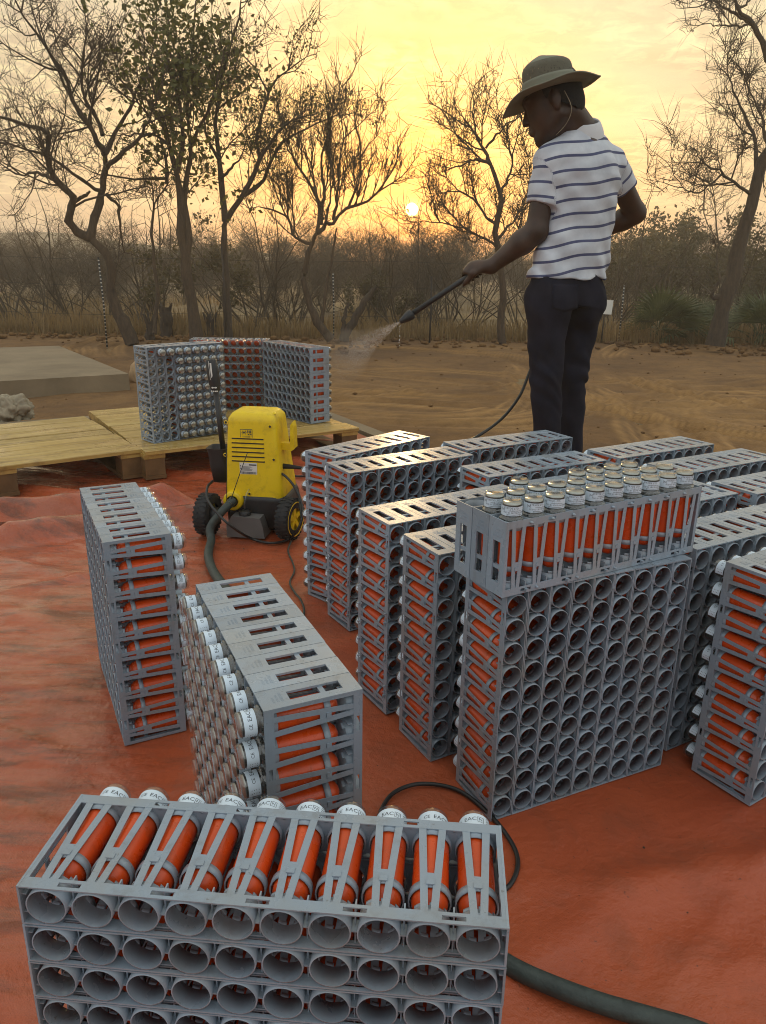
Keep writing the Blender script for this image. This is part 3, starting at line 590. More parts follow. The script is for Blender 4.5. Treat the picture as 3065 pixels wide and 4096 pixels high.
# three blocks being washed on the pallet
miss = {(k, c) for k in (6, 7, 8) for c in range(9)} | {(8, 9)}
block('rack_block', 'wet rack block on the pallet with capped face forward and empty left columns', 's', -0.825, 3.857, 225.0, z0=PZ, cups=0, missing=miss, spin=0.4, where='sensors of the wet block on the pallet',
      single=lambda k, c: 'capped sensor, wet block on the pallet, ' + words_n(9 - c) + ' row down, ' + words_n(k) + ' from right')
block('rack_block', 'rack block at the back of the pallet, open cups facing forward', 'l', -1.16, 4.62, 3.0, z0=PZ)
block('rack_block', 'rack block turned sideways on the pallet with nine orange end windows', 'l', -0.619, 4.524, -47.8, z0=PZ, spin=3.0)
# all other sensors, inside the racks: one mass
NF = np.array(FAR_NODES); RO = np.concatenate([NF[:, :3, :3]] , 0); TR = NF[:, :3, 3]
vs_, fs_, ms_ = [], [], []; base = 0
for (v, f), mi in ((LO_B, 0), (LO_C, 1), (LO_K, 2), (LO_L, 3)):
    q = np.einsum('nij,vj->nvi', RO, v) + TR[:, None, :]; vs_.append(q.reshape(-1, 3))
    fs_.append((f[None] + base + (np.arange(len(NF)) * len(v))[:, None, None]).reshape(-1, 4)); ms_.append(np.full(len(NF) * len(f), mi)); base += len(NF) * len(v)
me = np_mesh('sensor_mass', np.concatenate(vs_), np.concatenate(fs_), True, np.concatenate(ms_))
o = link('sensor_mass', me, None, [MT['orange'], MT['clear'], MT['core'], MT['label']]); tag(o, 'all the other orange sensors seated inside the grey racks', 'sensors', kind='stuff')

# ================================================================== PALLETS
def pallet(label, o, d, wid, dep):
    """o: front corner, d: direction of the front edge (2-D unit); boards run along the front"""
    yaw = math.atan2(d[1], d[0]); e = empty('pallet', (o[0], o[1], 0.0), yaw); tag(e, label, 'pallet', 'wooden pallets'); rg = random.Random(int(wid * 100 + o[0] * 10))
    n = 7; bw = dep / n
    for k in range(n):
        b = MB(); j = rg.uniform(-0.006, 0.006); h = 0.14 + rg.uniform(-0.002, 0.001); w2 = bw - 0.006 - rg.uniform(0, 0.01)
        b.prism([(0.0, 0.122), (w2, 0.122), (w2, h - 0.003), (w2 - 0.003, h), (0.003, h), (0.0, h - 0.003)], j, wid + j, 0); q = b.build('deck_board', MT['pine'], e); q.location = (0, k * bw, 0)
    for k in range(3):
        x = (0.0, wid / 2 - 0.05, wid - 0.1)[k]
        b = MB(); b.box((x, 0.004, 0.101), (x + 0.1, dep - 0.004, 0.1215)); b.build('stringer_board', MT['pine'], e)
        b = MB(); b.box((x, 0.004, 0.002), (x + 0.1, dep - 0.004, 0.0195)); b.build('bottom_board', MT['shaded_wood'], e)
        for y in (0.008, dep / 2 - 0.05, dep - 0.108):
            b = MB(); b.box((x + 0.003, y, 0.020), (x + 0.097, y + 0.1, 0.1005)); b.build('block', MT['shaded_wood'], e)
    return e
d1 = np.array([0.808, 0.590]); o1 = np.array([-1.149, 3.464]) - 1.2 * d1
pallet('pine pallet at the left edge with bare wet boards', o1, d1, 1.2, 0.99)
pallet('pine pallet carrying the three wet rack blocks', np.array([-1.12, 3.40]), np.array([0.843, 0.537]), 1.16, 1.2)

# ================================================================== PRESSURE WASHER
WO = np.array([-0.512, 2.662]); WY = R(-7)
wa = empty('pressure_washer', (WO[0], WO[1], 0), WY); tag(wa, 'yellow and black wheeled pressure washer standing on the tarpaulin', 'pressure washer')
def wx(px): return (px - 990) * 0.00097
def wz(py): return float(at(990, py, 2.68)[2])
def loft(b, rings, n=44, m=0, sm=True, capb=True, capt=True):
    v = []
    for z, cx, cy, hw, hd, p in rings:
        for i in range(n):
            a = 2 * math.pi * i / n; ca, sa = math.cos(a), math.sin(a)
            v.append((cx + hw * math.copysign(abs(ca) ** (2 / p), ca), cy + hd * math.copysign(abs(sa) ** (2 / p), sa), z))
    k = len(rings); f = [(r * n + i, r * n + (i + 1) % n, (r + 1) * n + (i + 1) % n, (r + 1) * n + i) for r in range(k - 1) for i in range(n)]
    b.add(v, f, m, sm); q = len(b.v) - k * n
    if capb: b.f.append(tuple(q + i for i in range(n))[::-1]); b.m.append(m); b.sm.append(False)
    if capt: b.f.append(tuple(q + (k - 1) * n + i for i in range(n))); b.m.append(m); b.sm.append(sm)
FY = lambda z: 0.022 + (z - 0.13) * 0.07       # front face of the housing
def ring(z, cx, hw, back, p=7): fy = FY(z); return (z, cx, (fy + back) / 2, hw * 0.905, (back - fy) / 2, p)
b = MB(); loft(b, [ring(0.128, 0.025, 0.114, 0.235, 9), ring(0.15, 0.025, 0.127, 0.24, 9), ring(0.185, 0.024, 0.123, 0.235, 14), ring(0.25, 0.022, 0.116, 0.23, 14), ring(0.34, 0.020, 0.108, 0.22, 14), ring(0.425, 0.019, 0.101, 0.21, 14), ring(0.440, 0.019, 0.099, 0.207, 12), (0.457, 0.019, 0.122, 0.078, 0.068, 9), (0.462, 0.019, 0.122, 0.070, 0.060, 8), (0.464, 0.019, 0.122, 0.055, 0.04, 4)])
hs = b.build('housing', MT['yellow'], wa)
for px in (963, 1088): b = MB(); b.lathe([(0.0, 0.006), (0.007, 0.005), (0.010, 0.0)], 10); q = b.build('hook_knob', MT['yellow'], hs); q.location = (wx(px), 0.085, 0.455)
for k in range(6):  # black bars under a lip paint the dark of recessed slots
    z = wz(1760 + k * 17.8); b = MB(); b.box((wx(933 - k * 0.3), FY(z) - 0.0012, z - 0.0024), (wx(1057 + k * 0.8), FY(z) + 0.004, z + 0.0024), 1); b.box((wx(933), FY(z) - 0.0026, z + 0.0024), (wx(1057), FY(z) + 0.004, z + 0.0044)); b.build('vent_slot', [MT['yellow'], MT['black']], hs)
for px, py in ((912, 1698), (1083, 1708), (906, 1827), (1096, 1838), (998, 1977)):
    z = wz(py); b = MB(); b.lathe([(0.0075, 0.0), (0.0060, 0.002), (0.0046, 0.0012)], 14, M=Matrix.Rotation(math.pi / 2, 4, 'X')); b.lathe([(0.0046, 0.0012), (0.0, 0.0008)], 14, 1, M=Matrix.Rotation(math.pi / 2, 4, 'X'))
    q = b.build('screw_hole', [MT['yellow'], MT['black']], hs); q.location = (wx(px), FY(z) - 0.0004, z)
def flat_text(b, txt, size, x, z, m=1, dy=-0.0006):
    v, f = text_mesh(txt, size); b.add([(x + q[0], FY(z) + dy, z + q[1]) for q in v], f, m)
# warning sticker
z0, z1 = wz(1757), wz(1722); x0, x1 = wx(967), wx(1014); zc = (z0 + z1) / 2; b = MB(); fy = FY(zc) - 0.0013
b.box((x0, fy, z0), (x1, fy + 0.004, z1), 1); b.box((x0 + 0.0016, fy - 0.0003, z0 + 0.0016), (x1 - 0.0016, fy + 0.004, z1 - 0.0016), 0)
for sg in (-1, 1): b.box((-0.0095, fy - 0.0006, -0.0011), (0.0095, fy, 0.0011), 1, Matrix.Translation((x0 + 0.015, 0, zc + 0.004)) @ Matrix.Rotation(sg * 0.75, 4, 'Y'))
b.box((x0 + 0.005, fy - 0.0006, zc + 0.003), (x0 + 0.026, fy, zc + 0.0045), 1)
for q in (0.029, 0.0345, 0.040): b.lathe([(0, -0.005), (0.0016, -0.004), (0.002, 0.002), (0.0012, 0.007), (0.0, 0.008)], 8, 1, M=Matrix.Translation((x0 + q, fy, zc + 0.006)))
for q in (0.0285, 0.037): b.box((x0 + q, fy - 0.0006, zc - 0.0045), (x0 + q + 0.006, fy, zc - 0.001), 1)
for zz in (-0.010, -0.0135): b.box((x0 + 0.008, fy - 0.0006, zc + zz), (x1 - 0.008, fy, zc + zz + 0.0012), 1)
b.build('warning_sticker', [MT['yellow'], MT['ink']], hs)
# rating label
z0, z1 = wz(1905), wz(1855); x0, x1 = wx(962), wx(1030); zc = (z0 + z1) / 2; b = MB(); fy = FY(zc) - 0.0013
b.box((x0, fy, z0), (x1, fy + 0.004, z1), 0); b.box((x1 - 0.030, fy - 0.0004, z1 - 0.009), (x1 - 0.002, fy, z1 - 0.0045), 1)
rg = random.Random(3); xx = x0 + 0.006
while xx < x1 - 0.004:
    w2 = rg.choice((0.0007, 0.0012, 0.0018)); b.box((xx, fy - 0.0004, z0 + 0.006), (xx + w2, fy, z0 + 0.015), 1); xx += w2 + rg.choice((0.0008, 0.0014))
for k in range(5): b.box((x0 + 0.008, fy - 0.0004, z0 + 0.019 + k * 0.0035), (x0 + rg.uniform(0.03, 0.052), fy, z0 + 0.0202 + k * 0.0035), 1)
for k in range(4): b.box((x0 + 0.002, fy - 0.0004, z0 + 0.018 + k * 0.006), (x0 + 0.005, fy, z0 + 0.021 + k * 0.006), 1)
flat_text(b, 'KARCHER', 0.0042, x1 - 0.016, z1 - 0.0068, 0, -0.0022)
b.build('rating_label', [MT['white'], MT['ink']], hs)
# skirt, tank, knob
b = MB(); loft(b, [(0.012, 0.03, 0.15, 0.118, 0.105, 6), (0.03, 0.03, 0.147, 0.126, 0.115, 6), (0.10, 0.03, 0.141, 0.126, 0.118, 6), (0.132, 0.028, 0.137, 0.122, 0.116, 7), (0.150, 0.026, 0.135, 0.118, 0.112, 7)]); b.build('skirt', MT['black'], wa)
b = MB(); b.prism([(wx(918), 0.004), (wx(1068), 0.004), (wx(1062), 0.045), (wx(1052), 0.082), (wx(940), 0.086), (wx(918), 0.05)], -0.030, 0.08); tk = b.build('detergent_tank', MT['midgrey'], wa)
b = MB(); b.lathe([(0.0, 0.016), (0.018, 0.016), (0.023, 0.011), (0.023, 0.0)], 20); q = b.build('tank_cap', MT['black'], tk); q.location = (wx(984), 0.0, 0.085)
b = MB(); b.tube(spline([(wx(984), 0.0, 0.10), (wx(986), -0.004, 0.13), (wx(992), 0.010, 0.165), (wx(997), 0.024, 0.178)], 12), 0.0032, 8); b.build('suction_tube', MT['clear'], tk)
# water inlet
RX = Matrix.Rotation(math.pi / 2, 4, 'X'); ix, iz2 = wx(936), wz(2003)
b = MB(); b.lathe([(0.022, 0.020), (0.034, 0.020), (0.037, 0.015), (0.038, -0.02)], 28, M=RX); b.lathe([(0.022, 0.020), (0.021, 0.0)], 24, 1, M=RX); q = b.build('inlet_collar', [MT['yellow'], MT['black']], wa); q.location = (ix, FY(0.15) - 0.004, iz2); iq = q
b = MB(); b.lathe([(0.0, 0.0), (0.0165, 0.0), (0.0165, 0.05), (0.0135, 0.052), (0.0135, 0.066)], 18, M=RX); b.build('inlet_fitting', MT['steel'], iq)
# wheels
b = MB(); b.lathe([(0.045, -0.026), (0.072, -0.028), (0.081, -0.024), (0.0845, -0.012), (0.0845, 0.012), (0.081, 0.024), (0.072, 0.028), (0.045, 0.026)], 40, M=Matrix.Rotation(math.pi / 2, 4, 'Y'))
for k in range(26):
    for sg in (-1, 1): b.box((0.004 if sg > 0 else -0.026, -0.0045, 0.079), (0.026 if sg > 0 else -0.004, 0.0045, 0.0857), 0, Matrix.Rotation(2 * math.pi * (k + (0.5 if sg > 0 else 0)) / 26, 4, 'X'))
tyre = b.mesh('tyre')
b = MB(); b.lathe([(0.0, 0.020), (0.018, 0.022), (0.030, 0.014), (0.052, 0.012), (0.066, 0.028), (0.071, 0.0285), (0.071, 0.0)], 32, M=Matrix.Rotation(math.pi / 2, 4, 'Y'))
for k in range(5): b.box((0.010, -0.009, 0.014), (0.024, 0.009, 0.064), 0, Matrix.Rotation(2 * math.pi * k / 5, 4, 'X'))
rim = b.mesh('rim')
for sg in (-1, 1):
    w = empty('wheel'); w.parent = wa; w.scale = (0.93, 0.93, 0.93); w.location = (0.166 if sg > 0 else -0.150, 0.0, 0.0795); w.rotation_euler = (0, 0, R(-13 if sg > 0 else -6))
    link('tyre', tyre, w, MT['rubber']); q = link('rim', rim, w, MT['yellow']); q.scale = (sg, 1, 1)
    b = MB(); b.tube([(0, 0, 0), (-sg * 0.05, 0, 0)], 0.03, 14); b.build('hub', MT['black'], w)
# yellow cable hook
b = MB(); z = wz(1795); x = wx(1120); b.box((x - 0.02, 0.09, z - 0.016), (x + 0.035, 0.12, z + 0.010)); b.prism([(x + 0.026, z - 0.022), (x + 0.044, z - 0.008), (x + 0.042, z + 0.075), (x + 0.037, z + 0.092), (x + 0.030, z + 0.080), (x + 0.028, z + 0.02)], 0.08, 0.13); b.build('cable_hook', MT['yellow'], wa)
b = MB(); z = wz(1875); b.tube([(0.12, 0.08, z), (0.165, 0.075, z), (0.21, 0.068, z - 0.002)], [0.011, 0.008, 0.005], 12); b.build('cord_gland', MT['rubber'], wa)
# lance holder on the left flank
b = MB(); loft(b, [(wz(1950), wx(866), 0.10, 0.030, 0.035, 4), (wz(1880), wx(862), 0.10, 0.036, 0.040, 4), (wz(1835), wx(860), 0.10, 0.038, 0.042, 4), (wz(1812), wx(858), 0.10, 0.042, 0.046, 4)], capt=False)
loft(b, [(wz(1812), wx(858), 0.10, 0.042, 0.046, 4), (wz(1812), wx(858), 0.10, 0.037, 0.041, 4), (wz(1860), wx(860), 0.10, 0.033, 0.036, 4)], capb=False); b.build('lance_holder', MT['black'], wa)
# spare lance standing in the holder
def wloc(x, y, z): c, s = math.cos(WY), math.sin(WY); return np.array([WO[0] + c * x - s * y, WO[1] + s * x + c * y, z])
p0 = wloc(wx(876), 0.10, wz(1850)); p1 = wloc(wx(858), 0.10, wz(1585)); p2 = wloc(wx(843), 0.105, wz(1453))
la = empty('spare_lance', tuple(p0)); tag(la, 'black spray lance standing upright in the washer holder', 'lance')
b = MB(); b.tube(np.array([p0, p1]) - p0, 0.0105, 12); b.build('tube', MT['black'], la)
b = MB(); dd = (p2 - p1); b.tube(np.array([p1 - dd * 0.02, p1 + dd * 0.03, p1 + dd * 0.12, p1 + dd * 0.25, p1 + dd * 0.6, p1 + dd * 0.97, p1 + dd]) - p0, [0.011, 0.0165, 0.0175, 0.0215, 0.0225, 0.0200, 0.017], 16); nz = b.build('nozzle_head', MT['black'], la)
b = MB(); c = p1 + dd * 0.68 - p0; b.box((-0.0026, -0.0232, -0.026), (0.0030, -0.015, 0.026)); b.box((-0.0072, -0.0225, -0.034), (-0.0060, -0.015, 0.034)); q = b.build('print', MT['white'], nz); q.location = tuple(c); q.rotation_euler = (0, R(-4), 0)
b = MB(); c = p1 + dd * 0.14 - p0; b.prism([(-0.010, 0.0), (-0.006, 0.004), (-0.006, 0.0015), (0.006, 0.0015), (0.006, 0.004), (0.010, 0.0), (0.006, -0.004), (0.006, -0.0015), (-0.006, -0.0015), (-0.006, -0.004)], -0.0196, -0.012)
for k in range(4): b.box((-0.012 + k * 0.0065, -0.0185, -0.016), (-0.008 + k * 0.0065, -0.010, -0.011))
q = b.build('arrow_mark', MT['white'], nz); q.location = tuple(c)

# ================================================================== HOSES AND CORDS
def cable(name, label, pts, r, mat, n=90, cat='hose', sides=10):
    p = spline(pts, n); c = p[0].copy(); c[2] = p[:, 2].min() - r; b = MB(); b.tube(p - c, r, sides); o = b.build(name, mat, None); o.location = tuple(c); return tag(o, label, cat)
inl = wloc(ix, FY(0.15) - 0.06, iz2)
g = lambda px, py, z: on(px, py, z)
cable('suction_hose', 'thick grey-green water hose from washer inlet down onto the tarpaulin', [inl + np.array([0.012, 0.02, 0.012]), inl, inl + np.array([-0.030, -0.035, -0.028]), inl + np.array([-0.062, -0.055, -0.075]), g(845, 2160, 0.024), g(836, 2200, 0.016), g(836, 2235, 0.016), g(856, 2290, 0.016), g(900, 2350, 0.016), g(960, 2420, 0.016), g(985, 2520, 0.016)], 0.0155, MT['hose'])
cable('supply_hose', 'thick dusty green hose running out to the lower right corner', [(0.035, 0.935, 0.014), (0.09, 0.905, 0.014), g(1900, 3770, 0.014), g(2050, 3868, 0.014), g(2200, 3938, 0.014), g(2400, 4012, 0.014), g(2600, 4070, 0.014), g(2800, 4130, 0.014), g(3100, 4260, 0.014)], 0.0138, MT['hose'], sides=14)
cable('black_cord', 'thin black cord looping on the tarpaulin behind the foreground block', [g(1500, 3330, 0.005), g(1530, 3230, 0.005), g(1585, 3165, 0.005), g(1690, 3135, 0.005), g(1830, 3160, 0.005), g(1950, 3250, 0.005), g(2040, 3360, 0.005), g(2072, 3450, 0.005), g(2040, 3540, 0.005), g(1960, 3580, 0.005), g(1880, 3560, 0.005)], 0.0042, MT['cord'], cat='cord')
W_ = lambda px, py, Y: at(px, py, Y)
cable('pressure_hose', 'black high-pressure hose looped round the front of the washer', [W_(850, 1925, 2.70), W_(830, 1950, 2.60), W_(832, 2000, 2.55), W_(874, 2057, 2.51), W_(932, 2110, 2.50), g(1008, 2155, 0.012), g(1084, 2172, 0.006), g(1153, 2158, 0.010), W_(1193, 2115, 2.58), W_(1211, 2060, 2.60), W_(1205, 2005, 2.63), W_(1180, 1950, 2.66), W_(1148, 1910, 2.68), W_(1120, 1890, 2.70)], 0.0048, MT['cord'])
cable('power_cord', 'thin dusty power cord snaking from washer toward the camera', [W_(1196, 1990, 2.66), W_(1205, 2080, 2.60), g(1180, 2140, 0.008), g(1163, 2170, 0.004), g(1153, 2205, 0.004), g(1171, 2250, 0.004), g(1178, 2285, 0.004), g(1160, 2330, 0.004), g(1180, 2370, 0.004), g(1205, 2402, 0.004), g(1217, 2450, 0.004), g(1200, 2540, 0.004)], 0.0032, MT['hose'], cat='cord')
cable('mains_lead', 'black lead running right from the washer behind the racks', [wloc(0.20, 0.07, wz(1875)), W_(1215, 1880, 2.74), W_(1245, 1895, 2.78), g(1300, 1960, 0.005), g(1400, 1960, 0.005), g(1500, 1900, 0.005)], 0.005, MT['cord'], cat='cord')
cable('hose_on_sheet', 'black hose lying on the sheet right behind the washer', [g(1140, 1890, 0.006), g(1190, 1905, 0.006), g(1260, 1900, 0.006), g(1330, 1905, 0.006), g(1450, 1850, 0.006)], 0.005, MT['cord'])
for q, (pa, pb, lb) in enumerate((((925, 1995), (922, 1768), 'black cable tie tail pointing straight up at the inlet'), ((938, 1998), (1003, 1808), 'black cable tie tail slanting across the rating label'))):
    a, c = wloc(wx(pa[0]), FY(0.15) - 0.055, wz(pa[1])), wloc(wx(pb[0]), FY(0.3) - 0.03, wz(pb[1])); mid = (a + c) / 2 + np.array([0.004 * (1 - q), -0.012, 0]); cable('cable_tie', lb, [a, mid, c], 0.0016, MT['cord'], 12, 'cable tie', 6)

# ================================================================== SMALL THINGS ON THE GROUND
def lump(name, label, cat, c, sx, sy, sz, mat, seed, amp=0.25, n=40, folds=0.0):
    th, ph = np.meshgrid(np.linspace(0, 2 * math.pi, n, endpoint=False), np.linspace(0.02, math.pi - 0.02, n // 2)); x, y, z = np.cos(th) * np.sin(ph), np.sin(th) * np.sin(ph), np.cos(ph)
    r = 1 + amp * (fbm(x * 2 + z + 7, y * 2 - z + 3, 3, seed)) + folds * (np.abs(np.sin(th * 4 + 3 * fbm(x * 2 + 5, z * 2 + y, 2, seed + 9) * 3)) - 0.5)
    v = np.stack([x * r * sx, y * r * sy, np.maximum(z * r * sz, -sz * 0.55) + sz * 0.55], -1); i = np.arange(v.shape[0] * n).reshape(v.shape[0], n); j = np.roll(i, -1, 1)
    o = link(name, np_mesh(name, v.reshape(-1, 3), np.stack([i[:-1], i[1:], j[1:], j[:-1]], -1).reshape(-1, 4), True), None, mat); o.location = c; return tag(o, label, cat)
lump('crumpled_cloth', 'crumpled grey cloth bundle lying on the kerb at the left edge', 'cloth', tuple(on(48, 1678, 0.0)), 0.125, 0.10, 0.105, MT['bone'], 4, 0.6, 96, 0.15)
lump('stone', 'pale block of stone beside the wet rack block', 'stone', tuple(on(545, 1530, SOIL)), 0.06, 0.06, 0.11, MT['stone'], 8, 0.3)
rg = np.random.default_rng(12)
# clods and litter along the foot of the tree line, one mass
def scatter_lumps(name, label, cat, pts, sizes, mat, seed):
    ico = np.array([(0, 0, 1), (0.89, 0, 0.45), (0.28, 0.85, 0.45), (-0.72, 0.53, 0.45), (-0.72, -0.53, 0.45), (0.28, -0.85, 0.45), (0.72, 0.53, -0.45), (-0.28, 0.85, -0.45), (-0.89, 0, -0.45), (-0.28, -0.85, -0.45), (0.72, -0.53, -0.45), (0, 0, -1)])
    fc = np.array([(0, 1, 2), (0, 2, 3), (0, 3, 4), (0, 4, 5), (0, 5, 1), (1, 6, 2), (2, 7, 3), (3, 8, 4), (4, 9, 5), (5, 10, 1), (6, 7, 2), (7, 8, 3), (8, 9, 4), (9, 10, 5), (10, 6, 1), (6, 11, 7), (7, 11, 8), (8, 11, 9), (9, 11, 10), (10, 11, 6)])
    r = np.random.default_rng(seed); N = len(pts); v = ico[None] * (1 + 0.5 * (r.random((N, 12, 1)) - 0.5)) * sizes[:, None, None] * np.array([1.2, 1.0, 0.6]); a = r.random(N) * 6.28; c, s = np.cos(a)[:, None], np.sin(a)[:, None]
    v = np.stack([v[..., 0] * c - v[..., 1] * s, v[..., 0] * s + v[..., 1] * c, v[..., 2]], -1) + pts[:, None, :]
    o = link(name, np_mesh(name, v.reshape(-1, 3), (fc[None] + (np.arange(N) * 12)[:, None, None]).reshape(-1, 3)), None, mat); return tag(o, label, cat, kind='stuff')
n = 900; xs = rg.uniform(-7, 9, n); ys = 10.9 + 0.45 * rg.standard_normal(n) + 0.25 * np.sin(xs); scatter_lumps('earth_clods', 'clods and litter along the foot of the tree line', 'clods', np.stack([xs, ys, SOIL + 0.02 + 0.02 * np.clip(ys - 10, 0, 5)], 1), 0.02 + 0.05 * rg.random(n) ** 3, MT['earth'], 1)
n = 420; xs = rg.uniform(-5, 6, n); ys = rg.uniform(3.5, 10.8, n); rel = np.stack([xs - SC0[0], ys - SC0[1]], -1); k = ~((rel @ E1 > -0.15) & (rel @ E2 > -0.15)); xs, ys = xs[k], ys[k]
scatter_lumps('pebbles', 'small clods and pebbles scattered over the bare yard', 'pebbles', np.stack([xs, ys, SOIL + ground_h(xs, ys) + 0.004], 1), 0.005 + 0.018 * rg.random(len(xs)) ** 5, MT['earth'], 2)
n = 160; xs = rg.uniform(-0.9, 1.0, n); ys = rg.uniform(0.3, 2.6, n); scatter_lumps('grit', 'specks of mud and grit on the tarpaulin', 'grit', np.stack([xs, ys, 0 * xs + 0.002], 1), 0.0008 + 0.0020 * rg.random(n) ** 3, MT['bark_d'], 3)

# ================================================================== THE MAN
def surf_nets(F, o, h):
    S = F < 0; nx, ny, nz = F.shape
    cor = [(i, j, k) for i in (0, 1) for j in (0, 1) for k in (0, 1)]
    cnt = sum(S[i:nx - 1 + i, j:ny - 1 + j, k:nz - 1 + k].astype(np.int8) for i, j, k in cor)
    act = (cnt > 0) & (cnt < 8); idx = -np.ones(act.shape, np.int64); ii = np.argwhere(act); idx[act] = np.arange(len(ii))
    acc = np.zeros((len(ii), 3)); num = np.zeros(len(ii))
    for a in cor:
        for ax in range(3):
            if a[ax]: continue
            c = list(a); c[ax] = 1
            fa = F[ii[:, 0] + a[0], ii[:, 1] + a[1], ii[:, 2] + a[2]]; fb = F[ii[:, 0] + c[0], ii[:, 1] + c[1], ii[:, 2] + c[2]]
            x = (fa < 0) != (fb < 0); t = np.where(x, fa / np.where(x, fa - fb, 1), 0)
            p = np.array(a, float)[None].repeat(len(ii), 0); p[:, ax] = t; acc[x] += p[x]; num[x] += 1
    v = (ii + acc / num[:, None]) * h + o; faces = []
    for ax in range(3):
        b_, c_2 = (ax + 1) % 3, (ax + 2) % 3; sl = [slice(1, -1)] * 3; sl[ax] = slice(0, -1); s2 = list(sl); s2[ax] = slice(1, None)
        e = np.argwhere(S[tuple(sl)] != S[tuple(s2)]); off = np.ones(3, int); off[ax] = 0; e = e + off
        s0 = S[e[:, 0], e[:, 1], e[:, 2]]; ub = np.zeros(3, int); ub[b_] = 1; uc = np.zeros(3, int); uc[c_2] = 1
        g_ = lambda q: idx[q[:, 0], q[:, 1], q[:, 2]]
        q = np.stack([g_(e - ub - uc), g_(e - uc), g_(e), g_(e - ub)], 1); q[~s0] = q[~s0][:, ::-1]; faces.append(q)
    return v, np.concatenate(faces)
class SDF:
    def __init__(s, lo, hi, h):
        s.h = h; s.o = np.array(lo, float); n = np.ceil((np.array(hi) - s.o) / h).astype(int) + 1
        s.ax = [s.o[i] + np.arange(n[i]) * h for i in range(3)]; s.F = np.full(n, 1.0, np.float32)
    def put(s, fn, lo, hi, k=0.02, sub=False):
        pad = 0.03 + k; a = [max(0, int((lo[i] - pad - s.o[i]) / s.h)) for i in range(3)]; b = [min(len(s.ax[i]), int((hi[i] + pad - s.o[i]) / s.h) + 2) for i in range(3)]
        X, Y, Z = np.meshgrid(*[s.ax[i][a[i]:b[i]].astype(np.float32) for i in range(3)], indexing='ij'); d = fn(X, Y, Z).astype(np.float32); sl = tuple(slice(a[i], b[i]) for i in range(3)); f = s.F[sl]
        t = np.clip(0.5 + 0.5 * (f - d) / k, 0, 1); s.F[sl] = f * (1 - t) + d * t - k * t * (1 - t)
    def cone(s, a, b, ra, rb, k=0.02):
        a, b = np.asarray(a, float), np.asarray(b, float); m = max(ra, rb); L = b - a; L2 = L @ L
        def fn(X, Y, Z):
            t = np.clip(((X - a[0]) * L[0] + (Y - a[1]) * L[1] + (Z - a[2]) * L[2]) / L2, 0, 1)
            return np.sqrt((X - a[0] - t * L[0]) ** 2 + (Y - a[1] - t * L[1]) ** 2 + (Z - a[2] - t * L[2]) ** 2) - (ra + (rb - ra) * t)
        s.put(fn, np.minimum(a, b) - m, np.maximum(a, b) + m, k)
    def cutcone(s, a, b, ra, rb, C, D, k=0.035):
        a, b = np.asarray(a, float), np.asarray(b, float); m = max(ra, rb); L = b - a; L2 = L @ L; D = D / np.linalg.norm(D)
        def fn(X, Y, Z):
            t = np.clip(((X - a[0]) * L[0] + (Y - a[1]) * L[1] + (Z - a[2]) * L[2]) / L2, 0, 1)
            d = np.sqrt((X - a[0] - t * L[0]) ** 2 + (Y - a[1] - t * L[1]) ** 2 + (Z - a[2] - t * L[2]) ** 2) - (ra + (rb - ra) * t)
            return np.maximum(d, (X - C[0]) * D[0] + (Y - C[1]) * D[1] + (Z - C[2]) * D[2])
        s.put(fn, np.minimum(a, b) - m, np.maximum(a, b) + m, k)
    def ell(s, c, axes, rad, k=0.02):
        c = np.asarray(c, float); A = np.asarray(axes, float); m = max(rad)
        def fn(X, Y, Z):
            q = [((X - c[0]) * A[i][0] + (Y - c[1]) * A[i][1] + (Z - c[2]) * A[i][2]) / rad[i] for i in range(3)]; l = np.sqrt(q[0] ** 2 + q[1] ** 2 + q[2] ** 2)
            return (l - 1) * min(rad)
        s.put(fn, c - m, c + m, k)
    def rings(s, R_, k=0.02):
        """R_: list of (z, cx, cy, a, b, yaw) rising"""
        Q = np.array(R_); 
        def fn(X, Y, Z):
            P = [np.interp(Z, Q[:, 0], Q[:, i]) for i in range(1, 6)]; c, n = np.cos(P[4]), np.sin(P[4]); u = (X - P[0]) * c + (Y - P[1]) * n; w = -(X - P[0]) * n + (Y - P[1]) * c
            d = (np.sqrt((u / P[2]) ** 2 + (w / P[3]) ** 2) - 1) * np.minimum(P[2], P[3]); return np.maximum(d, np.maximum(Q[0, 0] - Z, Z - Q[-1, 0]))
        m = Q[:, 3:5].max(); s.put(fn, (Q[:, 1].min() - m, Q[:, 2].min() - m, Q[0, 0]), (Q[:, 1].max() + m, Q[:, 2].max() + m, Q[-1, 0]), k)
    def mesh(s, name, warp=None): 
        v, f = surf_nets(s.F, s.o, s.h); return v, f
def nrm(v): v = np.asarray(v, float); return v / np.linalg.norm(v)
MY = 3.10; PHI = 0.50
LS, LE, LW = at(2192, 650, 3.04), at(2146, 925, 3.03), at(1966, 1066, 3.08)
RS, RE, RWr = at(2445, 655, 3.21), at(2540, 852, 3.33), at(2390, 935, 3.42)
NB = at(2318, 520, 3.13); HC = at(2213, 412, 3.09)
HF = nrm((-0.88, 0.30, -0.33)); HU = nrm(np.array([-0.28, 0.10, 0.95]) - HF * (np.array([-0.28, 0.10, 0.95]) @ HF)); HR = np.cross(HF, HU)
LHAND = at(1897, 1090, 3.11); NOZ = at(1600, 1288, 3.02); LDIR = nrm(NOZ - LHAND); GUN = LHAND - LDIR * 0.46
hd = lambda f, u, r=0.0: HC + f * HF + u * HU + r * HR
S = SDF((0.30, 2.90, 0.74), (1.16, 3.56, 1.70), 0.005)
S.cone(at(2290, 1040, MY), at(2310, 640, 3.12), 0.085, 0.10); S.cone(LS + (0.05, 0.03, -0.02), RS - (0.05, 0.03, 0.02), 0.04, 0.04)
S.cone(hd(-0.045, -0.05), NB, 0.053, 0.060, 0.03)
